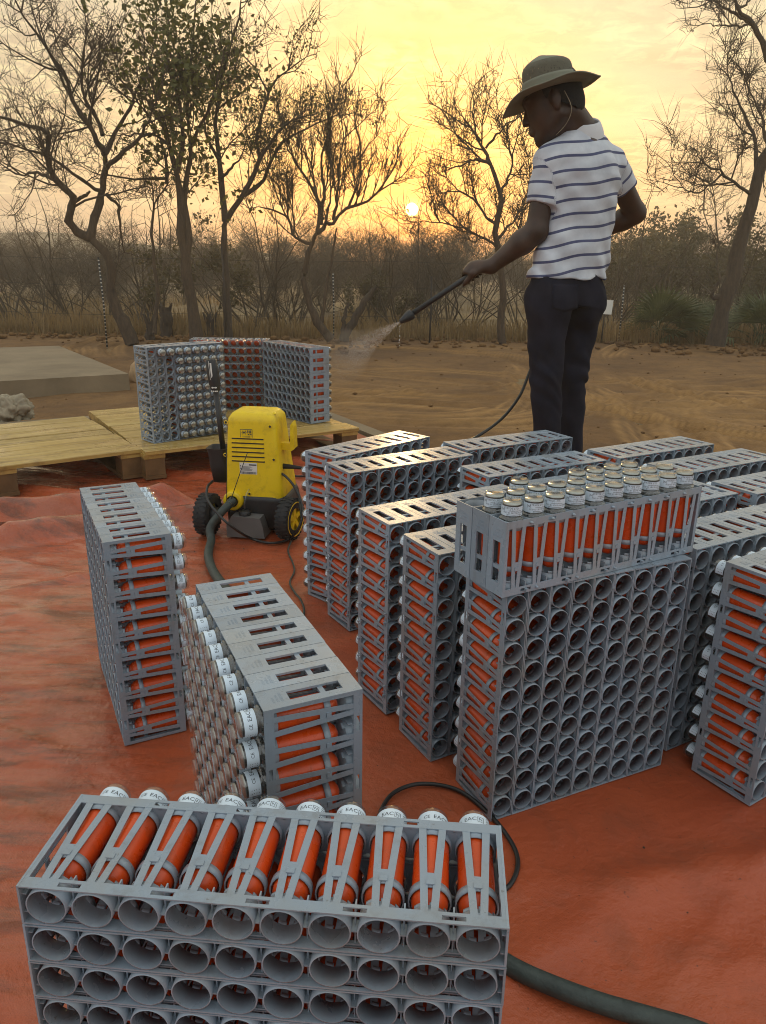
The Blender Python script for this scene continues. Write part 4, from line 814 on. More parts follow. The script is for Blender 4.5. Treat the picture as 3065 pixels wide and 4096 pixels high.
S.ell(hd(-0.005, 0.025), (HF, HR, HU), (0.098, 0.076, 0.105)); S.ell(hd(0.035, -0.035), (HF, HR, HU), (0.062, 0.060, 0.075), 0.03)
S.cone(hd(0.030, -0.075), hd(0.070, -0.103), 0.044, 0.028, 0.025); S.cone(hd(-0.02, -0.055, -0.05), hd(0.055, -0.098, -0.018), 0.022, 0.018, 0.02); S.cone(hd(-0.02, -0.055, 0.05), hd(0.055, -0.098, 0.018), 0.022, 0.018, 0.02)
S.cone(hd(0.088, 0.020), hd(0.112, -0.028), 0.009, 0.0135, 0.012); S.ell(hd(0.100, -0.034, -0.011), (HF, HR, HU), (0.010, 0.008, 0.008), 0.008); S.ell(hd(0.100, -0.034, 0.011), (HF, HR, HU), (0.010, 0.008, 0.008), 0.008)
S.cone(hd(0.084, 0.030, -0.035), hd(0.092, 0.032, 0.0), 0.012, 0.012, 0.015); S.cone(hd(0.084, 0.030, 0.035), hd(0.092, 0.032, 0.0), 0.012, 0.012, 0.015)
for u, r in ((-0.056, 0.0105), (-0.071, 0.0115)): S.cone(hd(0.088, u, -0.018), hd(0.097, u, 0.0), 0.007, r, 0.006); S.cone(hd(0.088, u, 0.018), hd(0.097, u, 0.0), 0.007, r, 0.006)
for sg in (-1, 1):
    S.ell(hd(0.078, 0.010, sg * 0.032), (HF, HR, HU), (0.012, 0.014, 0.009), 0.006)
    S.ell(hd(-0.018, -0.005, sg * 0.078), (HF, HR, HU), (0.019, 0.010, 0.031), 0.008); S.ell(hd(-0.016, -0.030, sg * 0.076), (HF, HR, HU), (0.010, 0.008, 0.012), 0.006)
S.cone(hd(0.072, -0.112), hd(0.078, -0.118), 0.016, 0.012, 0.012)
S.cone(LS, LE, 0.044, 0.042); S.cone(LE, LE + 0.3 * (LW - LE), 0.042, 0.044); S.cone(LE + 0.3 * (LW - LE), LW, 0.044, 0.027)
S.cone(RS, RE, 0.044, 0.042); S.cone(RE, RE + 0.3 * (RWr - RE), 0.042, 0.042); S.cone(RE + 0.3 * (RWr - RE), RWr, 0.042, 0.027)
def hand(S, wrist, C, A, side, n1):
    """a fist closed on a bar through C along A; n1 points from the bar to the back of the hand"""
    n1 = nrm(n1 - A * (n1 @ A)); n2 = np.cross(A, n1) * side
    pc = C + n1 * 0.030 - n2 * 0.008; S.cone(wrist, pc, 0.026, 0.022, 0.015); S.ell(pc, (A, n2, n1), (0.042, 0.034, 0.017), 0.014)
    for i, o in enumerate((0.034, 0.012, -0.010, -0.031)):
        l = (0.95, 1.0, 0.97, 0.85)[i]; pts = []
        for q, th in enumerate((-5, 55, 120, 185, 235)):
            t = R(th * l); rr = (0.028, 0.027, 0.0215, 0.021, 0.021)[q]; pts.append(C + A * (o + 0.002 * q) + rr * (math.cos(t) * n1 + math.sin(t) * n2))
        for q in range(4): S.cone(pts[q], pts[q + 1], 0.0100 - 0.0007 * q, 0.0095 - 0.0007 * q, 0.005)
    t0 = pc + A * 0.018 - n2 * 0.026; t1 = C + A * 0.048 - n2 * 0.022 + n1 * 0.004; t2 = C + A * 0.070 - n2 * 0.012 - n1 * 0.012
    S.cone(pc - n2 * 0.018, t0, 0.016, 0.013, 0.01); S.cone(t0, t1, 0.0125, 0.0105, 0.006); S.cone(t1, t2, 0.0105, 0.008, 0.005)
hand(S, LW, LHAND, LDIR, 1, np.array([0.25, -0.35, 0.9])); hand(S, RWr, GUN + LDIR * 0.02, LDIR, -1, np.array([0.4, 0.5, 0.5]))
v, f = S.mesh('person')
foot = on(2240, 2030, -0.058); me = np_mesh('person', v - foot, f, True)
m = Mat('dark_skin', rough=0.5); geo = m.n('ShaderNodeNewGeometry').outputs['Position']; m.color(m.ramp(m.noise(18, 4, vec=geo), [(0.3, lin(48, 31, 22)), (0.7, lin(72, 48, 34))])); m.bump(m.noise(260, 3, vec=geo), 0.15, 0.001); MT['skin'] = m.m
man = link('person', me, None, MT['skin']); man.location = tuple(foot); tag(man, 'man in a striped polo shirt and brimmed hat aiming a spray lance', 'person')
# hair: a close-cropped cap under the hat
H_ = SDF(HC - 0.16, HC + 0.16, 0.005); H_.ell(hd(-0.014, 0.026), (HF, HR, HU), (0.097, 0.0785, 0.107)); H_.ell(hd(-0.05, -0.03), (HF, HR, HU), (0.055, 0.066, 0.055), 0.03)
v, f = H_.mesh('hair'); keep = ((v - HC) @ HU > -0.005 - 0.7 * ((v - HC) @ -HF - 0.0)) & ((v - HC) @ HF < 0.070); f = f[keep[f].all(1)]
link('hair', np_mesh('hair', v - foot, f, True), man, plain('black_hair', lin(22, 19, 18), 0.9, bump=0.6, bscale=300))
# polo shirt
def trg(rows, Y, kap=0.66, phi=PHI):
    out = []
    for py, l, r in rows:
        c = at((l + r) / 2, py, Y); T = (r - l) / 2 * Y / 2870; a = T / math.sqrt(math.cos(phi) ** 2 + (kap * math.sin(phi)) ** 2); out.append((c[2], c[0], c[1], a, kap * a, phi))
    return sorted(out)
S = SDF((0.48, 2.88, 0.86), (1.14, 3.42, 1.56), 0.005)
S.rings(trg([(1112, 2116, 2418), (1060, 2128, 2424), (1000, 2150, 2434), (900, 2182, 2446), (800, 2192, 2462), (700, 2188, 2474), (630, 2200, 2455), (580, 2225, 2420), (545, 2262, 2385), (515, 2282, 2368)], MY), 0.03)
LC, RC = LS + (LE - LS) * 0.60, RS + (RE - RS) * 0.46; S.cutcone(LS + (0.015, 0.01, 0.0), LC + (LE - LS) * 0.15, 0.066, 0.058, LC, LE - LS); S.cutcone(RS - (0.015, 0.01, 0.0), RC + (RE - RS) * 0.15, 0.064, 0.058, RC, RE - RS); S.cone(LS + (0.02, 0.01, 0.0), NB + (-0.03, 0, -0.03), 0.058, 0.05, 0.03); S.cone(RS - (0.02, 0.01, 0.0), NB + (0.03, 0, -0.03), 0.058, 0.05, 0.03)
X, Y, Z = np.meshgrid(*[a.astype(np.float32) for a in S.ax], indexing='ij')
dL, dR = nrm(LE - LS), nrm(RE - RS)
low = np.clip((1.25 - Z) / 0.3, 0, 1); S.F += (0.0050 * low * np.sin((Z * 0.8 + X * 0.75) * 62 + 2.2 * np.sin(X * 19 + Y * 9)) + 0.0022 * np.sin(X * 50 + Z * 22 + 3 * np.sin(Z * 15)) + 0.0015 * np.sin(Z * 90 - X * 40 + Y * 30)).astype(np.float32)
v, f = S.mesh('shirt'); me = np_mesh('shirt', v - foot, f, True)
def seg_d(v, a, b): t = np.clip((v - a) @ (b - a) / ((b - a) @ (b - a)), 0, 1); return np.linalg.norm(v - a - t[:, None] * (b - a), axis=1)
body_ax = seg_d(v, at(2290, 1100, MY), at(2325, 600, 3.12)); tl, tr = seg_d(v, LS + 0.35 * (LC - LS) + np.array([-0.02, 0, 0]), LC), seg_d(v, RS + 0.35 * (RC - RS) + np.array([0.02, 0, 0]), RC)
stripe = v[:, 2] - 0.16 * (v[:, 0] - 0.8) + 0.004 * np.sin(v[:, 0] * 30 + v[:, 2] * 8)
isl = (tl < 0.068) & (tl < body_ax * 0.62); isr = (tr < 0.066) & (tr < body_ax * 0.62)
stripe = np.where(isl, 1.30 - (v - LS) @ dL + 0.012, np.where(isr, 1.30 - (v - RS) @ dR, stripe))
at_ = me.attributes.new('stripe', 'FLOAT', 'POINT'); at_.data.foreach_set('value', stripe.astype(np.float32))
m = Mat('striped_pique', rough=0.85); a = m.n('ShaderNodeAttribute', attribute_name='stripe').outputs['Fac']; fr = m.math('FRACT', m.math('DIVIDE', a, 0.0505))
msk = m.math('MULTIPLY', m.math('GREATER_THAN', fr, 0.40), m.math('LESS_THAN', fr, 0.595)); geo = m.n('ShaderNodeNewGeometry').outputs['Position']
m.color(m.mix(msk, m.ramp(m.noise(14, 4, vec=geo), [(0.3, lin(180, 184, 192)), (0.7, lin(206, 209, 215))]), lin(78, 82, 112))); m.bump(m.noise(500, 2, vec=geo), 0.3, 0.001)
link('shirt', me, man, m.m)
b = MB(); cd = nrm(hd(-0.045, -0.05) - NB + np.array([0.05, 0, 0.10])); Mc = Matrix.Translation(tuple(NB + cd * 0.012 - foot)) @ Vector(cd).to_track_quat('Z', 'Y').to_matrix().to_4x4()
b.lathe([(0.094, -0.030), (0.088, -0.010), (0.074, 0.016), (0.069, 0.020), (0.065, 0.014), (0.068, -0.03)], 30, M=Mc); b.build('collar', plain('white_collar', lin(212, 212, 214), 0.85, bump=0.2, bscale=400, var=0.05), man)
# trousers
S = SDF((0.46, 2.84, -0.02), (1.10, 3.40, 1.02), 0.006)
LH, LK, LA = at(2192, 1190, 3.05), at(2184, 1500, 3.02), at(2196, 1985, 3.05); RH, RK, RA = at(2335, 1190, 3.17), at(2290, 1490, 3.17), at(2272, 1975, 3.19)
S.rings(trg([(1060, 2150, 2398), (1110, 2136, 2402), (1160, 2125, 2402), (1220, 2122, 2396)], MY, 0.7), 0.03)
S.cone(LH, LK, 0.088, 0.063, 0.03); S.cone(LK, LA, 0.063, 0.050, 0.02); S.cone(RH, RK, 0.086, 0.060, 0.03); S.cone(RK, RA, 0.060, 0.049, 0.02)
S.ell(at(2200, 1215, 3.02), np.eye(3), (0.085, 0.085, 0.10), 0.03); S.ell(at(2335, 1215, 3.12), np.eye(3), (0.082, 0.085, 0.10), 0.03)
X, Y, Z = np.meshgrid(*[a.astype(np.float32) for a in S.ax], indexing='ij'); kn = np.exp(-((Z - 0.55) / 0.10) ** 2) + 0.9 * np.exp(-((Z - 0.12) / 0.12) ** 2) + 0.25
S.F += (0.0034 * kn * np.sin(Z * 95 + 4.5 * np.sin(X * 21 + Y * 13 + Z * 6) + X * 45) * (0.5 + 0.5 * np.sin(X * 31 + Z * 13)) + 0.0025 * np.sin(Z * 40 + X * 60)).astype(np.float32)
v, f = S.mesh('trousers'); m = Mat('dark_denim', rough=0.9); geo = m.n('ShaderNodeNewGeometry').outputs['Position']
m.color(m.ramp(m.noise(9, 5, 0.6, vec=geo), [(0.3, lin(24, 24, 33)), (0.7, lin(38, 38, 50))])); m.bump(m.noise(420, 2, vec=geo), 0.35, 0.001); m.b.inputs['Specular IOR Level'].default_value = 0.15; MT['denim'] = m.m
tro = link('trousers', np_mesh('trousers', v - foot, f, True), man, MT['denim'])
# back pocket: a stitched patch laid on the cloth
vv = v; nb = []
for (px0, py0, px1, py1, Yp) in ((2208, 1138, 2312, 1248, 3.0),):
    g_ = []
    for jy in range(9):
        for ix_ in range(9):
            u, w = ix_ / 8, jy / 8; px = px0 + (px1 - px0) * u; py = py0 + (py1 - py0) * (w * (0.86 + 0.14 * (1 - abs(2 * u - 1)))); d = ray(px, py); d = d / np.linalg.norm(d); o_ = np.array([0, 0, CAM_H]); rel = vv - o_; t = rel @ d; dist = np.linalg.norm(rel - t[:, None] * d, axis=1); k = dist < 0.009; tt = t[k].min() if k.any() else Yp; g_.append(o_ + d * (tt + 0.0005))
    b = MB(); b.add(np.array(g_) - foot, [(r * 9 + c, r * 9 + c + 1, (r + 1) * 9 + c + 1, (r + 1) * 9 + c) for r in range(8) for c in range(8)], 0, True); pk = b.build('back_pocket', MT['denim'], tro)
    md = pk.modifiers.new('s', 'SOLIDIFY'); md.thickness = 0.004; md.offset = 0
for A_, K_ in ((LA, 'l'), (RA, 'r')):
    S = SDF(A_ - np.array([0.18, 0.18, 0.12]), A_ + np.array([0.18, 0.24, 0.12]), 0.006); fdv = nrm((-0.55, 0.83, 0)); z0 = foot[2] + 0.035; c0 = np.array([A_[0], A_[1], z0])
    S.cone(c0 - fdv * 0.05, c0 + fdv * 0.11, 0.036, 0.034, 0.02); S.cone(c0 + fdv * 0.11, c0 + fdv * 0.16, 0.034, 0.028, 0.02); S.cone(c0 - fdv * 0.03, np.array([A_[0], A_[1], z0 + 0.07]), 0.04, 0.042, 0.02)
    v, f = S.mesh('shoe'); link('shoe', np_mesh('shoe', v - foot, f, True), man, MT['black'])
# hat: brim, band, mesh crown, cord
HB = at(2199, 362, 3.085); hu = nrm((-0.235, 0.05, 0.97)); hf = nrm(HF - hu * (HF @ hu)); hr = np.cross(hf, hu); hat = empty('hat'); hat.parent = man; hat.location = tuple(HB - foot)
def hp(fv, rv, uv): return fv * hf + rv * hr + uv * hu
V = []; nr_, na = 12, 72
for i in range(nr_ + 1):
    q = i / nr_
    for k in range(na):
        t = 2 * math.pi * k / na; ct, sn = math.cos(t), math.sin(t); rin_f, rin_r = 0.096, 0.082; ro_f, ro_r = 0.182, 0.156
        F_, R_ = (rin_f + (ro_f - rin_f) * q) * ct, (rin_r + (ro_r - rin_r) * q) * sn
        V.append(hp(F_, R_, -0.012 * q - 0.030 * q * q * max(ct, 0) ** 2 + 0.020 * q * q * max(-ct, 0) - 0.026 * max(0, q - 0.75) * 4 * 0.5 * max(-ct, 0) + 0.018 * q * q * sn * sn + 0.005 * math.sin(5 * t) * q))
b = MB(); b.add(V, [(i * na + k, i * na + (k + 1) % na, (i + 1) * na + (k + 1) % na, (i + 1) * na + k) for i in range(nr_) for k in range(na)], 0, True); MT['hat'] = plain('khaki_hat_cloth', lin(122, 122, 106), 0.9, bump=0.3, bscale=300, var=0.08)
br = b.build('brim', MT['hat'], hat); md = br.modifiers.new('s', 'SOLIDIFY'); md.thickness = 0.004
def crown(z0, z1, n=8):
    V = []
    for i in range(n + 1):
        z = z0 + (z1 - z0) * i / n; s = (1 - max(0, (z - 0.075) / 0.052) ** 2.6 * 0.75) * (1 - 0.13 * z / 0.12)
        for k in range(na): t = 2 * math.pi * k / na; V.append(hp(0.097 * s * math.cos(t), 0.083 * s * math.sin(t), z * 0.90 + 0.006 * math.cos(t) * (z / 0.12)))
    return V, [(i * na + k, i * na + (k + 1) % na, (i + 1) * na + (k + 1) % na, (i + 1) * na + k) for i in range(n) for k in range(na)]
b = MB(); b.add(*crown(-0.004, 0.045, 5), 0, True); q = b.build('hat_band', MT['hat'], hat); md = q.modifiers.new('s', 'SOLIDIFY'); md.thickness = 0.003
m = Mat('hat_mesh_fabric', lin(98, 94, 80), 0.9); oc_ = m.coord('Object'); vo = m.n('ShaderNodeTexVoronoi'); vo.inputs['Scale'].default_value = 210; vo.inputs['Randomness'].default_value = 0.3; m.t.links.new(oc_, vo.inputs['Vector']); m.set(m.b.inputs['Alpha'], m.math('GREATER_THAN', vo.outputs[0], 0.24))
b = MB(); b.add(*crown(0.0452, 0.103, 8), 0, True); b.build('crown_mesh', m.m, hat)
Vc, Fc = crown(0.1032, 0.127, 7); b = MB(); b.add(Vc, Fc, 0, True); b.f.append(tuple(len(b.v) - na + i for i in range(na))); b.m.append(0); b.sm.append(True); q = b.build('crown_top', MT['hat'], hat)
b = MB(); b.tube(spline(np.array([at(2258, 362, 2.995), at(2283, 415, 2.99), at(2284, 455, 3.0), at(2262, 500, 3.03), at(2225, 540, 3.05)]) - HB, 14), 0.0014, 6); b.build('chin_cord', MT['bone'], hat)
# lance in his hands
lz = empty('spray_lance', tuple(GUN)); tag(lz, 'long dark spray lance held by the man, water leaving its nozzle', 'lance')
rel = lambda p: np.asarray(p) - GUN
b = MB(); b.tube([rel(GUN + LDIR * 0.05), rel(NOZ - LDIR * 0.05)], 0.0108, 12); b.build('tube', MT['black'], lz)
b = MB(); b.tube([rel(NOZ - LDIR * q) for q in (0.062, 0.058, 0.050, 0.030, 0.004, 0.0)], [0.012, 0.0205, 0.021, 0.017, 0.0095, 0.007], 18); b.build('nozzle', MT['black'], lz)
b = MB(); dn = nrm(np.array([0.15, 0.1, -1.0])); b.tube([rel(GUN + LDIR * 0.10), rel(GUN - LDIR * 0.06)], 0.021, 12); b.tube([rel(GUN - LDIR * 0.03), rel(GUN - LDIR * 0.06 + dn * 0.12)], [0.018, 0.016], 12); b.build('trigger_gun', MT['black'], lz)
gend = GUN - LDIR * 0.06 + dn * 0.12
cable('lance_hose', 'black hose hanging from the lance behind the man to the ground', [gend, at(2200, 1250, 3.24), at(2150, 1400, 3.22), at(2112, 1505, 3.18), at(2078, 1585, 3.12), at(2010, 1672, 3.02), at(1915, 1742, 2.90), at(1800, 1800, 2.85), on(1600, 1880, 0.006), on(1400, 1900, 0.006)], 0.0062, MT['cord'])
# water leaving the nozzle
TGT = at(1375, 1420, 4.15); AX = TGT - NOZ; LN = np.linalg.norm(AX); rgs = np.random.default_rng(4); n = 3600
q = rgs.random(n) ** 0.75; rr = (0.003 + 0.085 * q) * np.sqrt(rgs.random(n)); th = rgs.random(n) * 6.283; n1 = nrm(np.cross(AX, (0, 0, 1))); n2 = nrm(np.cross(AX, n1))
P_ = NOZ + AX[None] * q[:, None] + rr[:, None] * (np.cos(th)[:, None] * n1 + np.sin(th)[:, None] * n2); P_[:, 2] -= 0.05 * q * q; dv = nrm(AX)[None] + 0.15 * (rr / (q + 0.05))[:, None] * (np.cos(th)[:, None] * n1 + np.sin(th)[:, None] * n2)
ln = 0.003 + 0.009 * rgs.random(n); sz = 0.0005 + 0.0008 * rgs.random(n) ** 2
k = 150; e = rgs.random((k, 3)); dp = NOZ + np.stack([0.004 * (e[:, 0] - 0.5), 0.004 * (e[:, 1] - 0.5), -0.10 * e[:, 2] ** 0.8], 1); P_ = np.vstack([P_, dp[::12]]); dv = np.vstack([dv, np.tile([[0, 0, -1.0]], (len(dp[::12]), 1))]); ln = np.r_[ln, np.full(len(dp[::12]), 0.004)]; sz = np.r_[sz, np.full(len(dp[::12]), 0.0018)]
v, f = tubes(np.stack([P_, P_ + dv * ln[:, None] * 0.5, P_ + dv * ln[:, None]], 1), np.stack([sz * 0.2, sz, sz * 0.2], 1), 4)
o = link('water_spray', np_mesh('water_spray', v, f, True), None, MT['drop']); tag(o, 'spray of fine water droplets leaving the lance nozzle', 'water', kind='stuff')
# the mist that goes with it
prof = [(0.003, 0.0), (0.03, 0.25), (0.065, 0.55), (0.11, 0.85), (0.15, 1.0), (0.15, 1.12), (0.09, 1.22), (0.0, 1.25)]; b = MB(); b.lathe([(0, 0.0)] + [(r, z * LN) for r, z in prof], 24); me = b.mesh('water_mist')
m = bpy.data.materials.new('water_mist'); m.use_nodes = True; nt_ = m.node_tree; nt_.nodes.clear(); ou = nt_.nodes.new('ShaderNodeOutputMaterial'); pv = nt_.nodes.new('ShaderNodeVolumePrincipled'); nt_.links.new(pv.outputs[0], ou.inputs['Volume']); pv.inputs['Color'].default_value = (0.98, 0.97, 0.95, 1); pv.inputs['Density'].default_value = 0.16; pv.inputs['Anisotropy'].default_value = 0.4
mo = link('water_mist', me, None, m); mo.matrix_world = Matrix.Translation(tuple(NOZ)) @ Vector(AX).to_track_quat('Z', 'Y').to_matrix().to_4x4(); tag(mo, 'pale cone of water mist blown toward the pallet', 'mist', kind='stuff')

# ================================================================== TREES AND BUSH
GZ = SOIL + 0.02
class Tree:
    def __init__(s, seed): s.r = np.random.default_rng(seed); s.limbs = []; s.tw = {4: [], 6: []}; s.tips = []; s.mul = 1.9; s.rat = 0.60; s.ls = 9; s.rmin = 0.0028
    def limb(s, px, Y, r0, r1, dy=None, n=14):
        """px: points seen in the photograph (x, y); Y: distance of the foot; dy: how far the limb leans away"""
        k = len(px); dy = np.zeros(k) if dy is None else np.linspace(0, dy, k); p = np.array([at(q[0], q[1], Y + dy[i]) for i, q in enumerate(px)])
        p = spline(p, n); p[1:] += s.r.normal(0, 0.008, (n - 1, 3)); rad = np.linspace(r0 * 0.82, r1 * 0.5, n) * (1 + 0.08 * s.r.standard_normal(n)); s.limbs.append((p, rad)); return p
    def grow(s, p, rad, lev, dens, lmax, up=0.35, spread=0.9, tips=0.0, wig=0.16):
        r = s.r; L = np.linalg.norm(np.diff(p, axis=0), axis=1).sum(); nb = max(1, int(dens * L + r.random()))
        for _ in range(nb):
            t = 0.12 + 0.88 * r.random() ** 0.8; t = 1.0 if _ == 0 else t; i = min(int(t * (len(p) - 1)), len(p) - 2); u = t * (len(p) - 1) - i; a = p[i] * (1 - u) + p[i + 1] * u; tg = nrm(p[i + 1] - p[i]); rr = rad[i]
            d = r.normal(0, 1, 3); d -= tg * (d @ tg); d = nrm(tg * (0.45 + 0.3 * r.random()) + nrm(d) * spread + np.array([0, 0, up * r.random()])); ln = lmax * (0.35 + 0.65 * r.random()) * (1 - 0.45 * t)
            K = 6 if lev > 1 else 4; q = [a]; dd = d
            for j in range(K - 1): dd = nrm(dd + r.normal(0, wig, 3) + np.array([0, 0, up * 0.18])); q.append(q[-1] + dd * ln / (K - 1))
            q = np.array(q); r0 = max(s.rmin, min(rr * 0.66, 0.003 + 0.012 * ln)); r1 = max(s.rmin * 0.75, r0 * 0.4); ra = np.linspace(r0, r1, K); s.tw[K].append((q, ra))
            if lev > 0: s.grow(q, ra, lev - 1, dens * s.mul, ln * s.rat, up, spread, tips, wig)
            elif tips: s.tips.append(q[-1]); s.tips.append(q[K // 2])
    def meshes(s, sides=3):
        V, F = [], []; b = 0
        for p, rad in s.limbs: v, f = tubes(p[None], rad[None], s.ls); V.append(v); F.append(f + b); b += len(v)
        W1 = (np.concatenate(V), np.concatenate(F)) if V else None; V, F = [], []; b = 0
        for K, L in s.tw.items():
            if L: v, f = tubes(np.array([q for q, _ in L]), np.array([q for _, q in L]), 4 if K == 6 else sides); V.append(v); F.append(f + b); b += len(v)
        return W1, (np.concatenate(V), np.concatenate(F)) if V else None
def leaves(pts, size, seed, spread=0.1, per=3, droop=0.3):
    r = np.random.default_rng(seed); P = np.repeat(np.asarray(pts), per, 0); n = len(P); P = P + r.normal(0, spread, (n, 3)); s = size * (0.6 + 0.8 * r.random(n))[:, None]
    a = r.normal(0, 1, (n, 3)); a[:, 2] -= droop; a /= np.linalg.norm(a, axis=1, keepdims=True); b = np.cross(a, r.normal(0, 1, (n, 3))); b /= np.linalg.norm(b, axis=1, keepdims=True); c = np.cross(a, b)
    v = np.stack([P, P + a * s * 0.45 + b * s * 0.30 + c * s * 0.06, P + a * s, P + a * s * 0.45 - b * s * 0.30 + c * s * 0.06], 1).reshape(-1, 3); return v, np.arange(4 * n).reshape(n, 4)
def finish(t, name, label, cat, bk='bark', leaf=None, group=None):
    W1, W2 = t.meshes(); c = (W1 or W2)[0]; base = c[np.argmin(c[:, 2])].copy(); e = empty(name, tuple(base)); tag(e, label, cat, group)
    if W1: link('trunk', np_mesh('trunk', W1[0] - base, W1[1], True), e, MT[bk])
    if W2:
        r = np.random.default_rng(len(W2[0])); T = [q for L in t.tw.values() for q, _ in L]; n = 1500 if len(T) > 300 else 300; k = r.integers(0, len(T), n); u = r.random(n)[:, None]
        a = np.array([T[i][-1] for i in k]); b_ = np.array([T[i][-2] for i in k]); P = b_ + (a - b_) * (0.2 + 0.8 * u); d = (a - b_) / (np.linalg.norm(a - b_, axis=1, keepdims=True) + 1e-9) + r.normal(0, 0.55, (n, 3)) + [0, 0, 0.15]; d /= np.linalg.norm(d, axis=1, keepdims=True)
        w = np.cross(d, r.normal(0, 1, (n, 3))); w /= np.linalg.norm(w, axis=1, keepdims=True); L = (0.14 + 0.36 * r.random(n))[:, None]; bend = P + d * L * 0.55; d2 = d + r.normal(0, 0.3, (n, 3)); d2 /= np.linalg.norm(d2, axis=1, keepdims=True)
        sv = np.stack([P - w * 0.0032, P + w * 0.0032, bend + w * 0.0025, bend - w * 0.0025, bend + d2 * L * 0.5], 1).reshape(-1, 3); i5 = np.arange(n) * 5; sf = np.concatenate([np.stack([i5, i5 + 1, i5 + 2], 1), np.stack([i5, i5 + 2, i5 + 3], 1), np.stack([i5 + 3, i5 + 2, i5 + 4], 1)])
        V = np.concatenate([W2[0], sv]); Fq = np.concatenate([W2[1][:, [0, 1, 2]], W2[1][:, [0, 2, 3]], sf + len(W2[0])]); link('crown', np_mesh('crown', V - base, Fq, True), e, MT[bk])['kind'] = 'stuff'
    if leaf: link('leaves', np_mesh('leaves', leaf[0] - base, leaf[1]), e, MT[leaf[2]])['kind'] = 'stuff'
    return e
k3 = 0.9668; P3 = lambda L: [(x * k3, y * k3) for x, y in L]; P4 = lambda L: [(1400 + x * 1.006, y * 1.006) for x, y in L]
# crooked bare tree at the left
t = Tree(11); Y = 10.2
for L, r0, r1, dy, gd in (([(548, 1425), (520, 1350), (488, 1290), (455, 1200), (468, 1110), (440, 1050), (372, 985)], .12, .085, 0, 0),
                      ([(372, 985), (310, 950), (276, 890), (312, 832), (282, 790), (225, 742), (200, 680), (190, 600), (202, 540), (130, 520), (60, 500), (-40, 470)], .07, .03, -0.6, 1), ([(372, 985), (398, 895), (425, 790), (437, 690), (430, 620)], .075, .05, 0.2, 0),
                      ([(430, 620), (402, 585), (378, 530), (312, 440), (270, 320), (200, 200), (100, 60), (50, -20)], .045, .012, -0.5, 1), ([(430, 640), (452, 620), (482, 540), (532, 460), (562, 380), (610, 280), (640, 180)], .045, .012, 0.7, 1),
                      ([(425, 560), (390, 470), (350, 400), (342, 250), (360, 130), (332, -10)], .035, .01, 0.3, 1), ([(437, 700), (500, 640), (582, 560), (622, 480), (650, 400)], .04, .012, -0.4, 1), ([(225, 742), (150, 715), (70, 722), (-30, 650)], .03, .01, 0.5, 1),
                      ([(395, 560), (330, 470), (220, 250), (150, 100), (120, -20)], .03, .01, 0.9, 1), ([(440, 800), (490, 860), (500, 960), (515, 1040)], .03, .012, 0.3, 1), ([(312, 832), (350, 810), (372, 790)], .035, .025, 0, 0), ([(420, 790), (330, 740), (180, 640), (40, 600), (-40, 560)], .03, .01, -0.9, 1)):
    p = t.limb(P3(L), Y, r0, r1, dy)
    if gd: t.grow(p, np.linspace(r0, r1, 14), 3, 6.0, 1.15)
finish(t, 'crooked_tree', 'crooked bare tree with leaning trunk at the left, beside a striped fence post', 'tree')
# leafy tree, several upright stems
t = Tree(12); Y = 10.4
for L, r0, r1, dy, gd in (([(815, 1410), (800, 1300), (780, 1180), (765, 1050), (750, 950), (745, 830), (740, 750), (715, 650), (690, 560), (650, 480), (600, 400)], .105, .02, 0, 1), ([(770, 1060), (780, 960), (762, 850), (772, 760), (790, 660), (786, 560), (776, 400), (782, 250), (800, 90), (810, 0)], .06, .015, 0.3, 1),
                      ([(745, 800), (735, 700), (760, 560), (740, 420), (700, 300), (680, 160)], .045, .012, -0.3, 1), ([(640, 1380), (650, 1200), (630, 1000), (640, 850), (690, 760)], .04, .015, 0.4, 1), ([(690, 760), (680, 640), (640, 520), (560, 400), (520, 300)], .03, .01, 0.5, 1), ([(786, 600), (850, 480), (900, 340), (930, 200)], .03, .01, -0.5, 1), ([(735, 640), (640, 560), (520, 560), (440, 560)], .025, .008, -0.2, 1), ([(690, 740), (600, 740), (500, 740), (420, 700)], .025, .008, .2, 1)):
    p = t.limb(P3(L), Y, r0, r1, dy)
    if gd: t.grow(p[5:], np.linspace(r0, r1, 14)[5:], 3, 4.6, 0.95, tips=1.0)
tp = np.array(t.tips); tp = tp[tp[:, 2] > 2.0]; ctr = at(745, 330, Y); dist = np.linalg.norm((tp - ctr) * [1, 1, 0.7], axis=1); rk = np.random.default_rng(2).random(len(tp)); lp = tp[rk < np.clip(1.25 - dist / 1.15, 0.06, 1)]
ext = ctr + np.random.default_rng(8).normal(0, 1, (260, 3)) * [0.36, 0.40, 0.58] + [0, 0, 0.1]; ext = np.repeat(ext, 5, 0) + np.random.default_rng(18).normal(0, 0.09, (1300, 3))
lv = leaves(np.vstack([lp, ext]), 0.075, 3, 0.08, 2); finish(t, 'leafy_tree', 'tall tree with dark olive leaves still on its crown, left of centre', 'tree', 'bark', (lv[0], lv[1], 'leaf'))
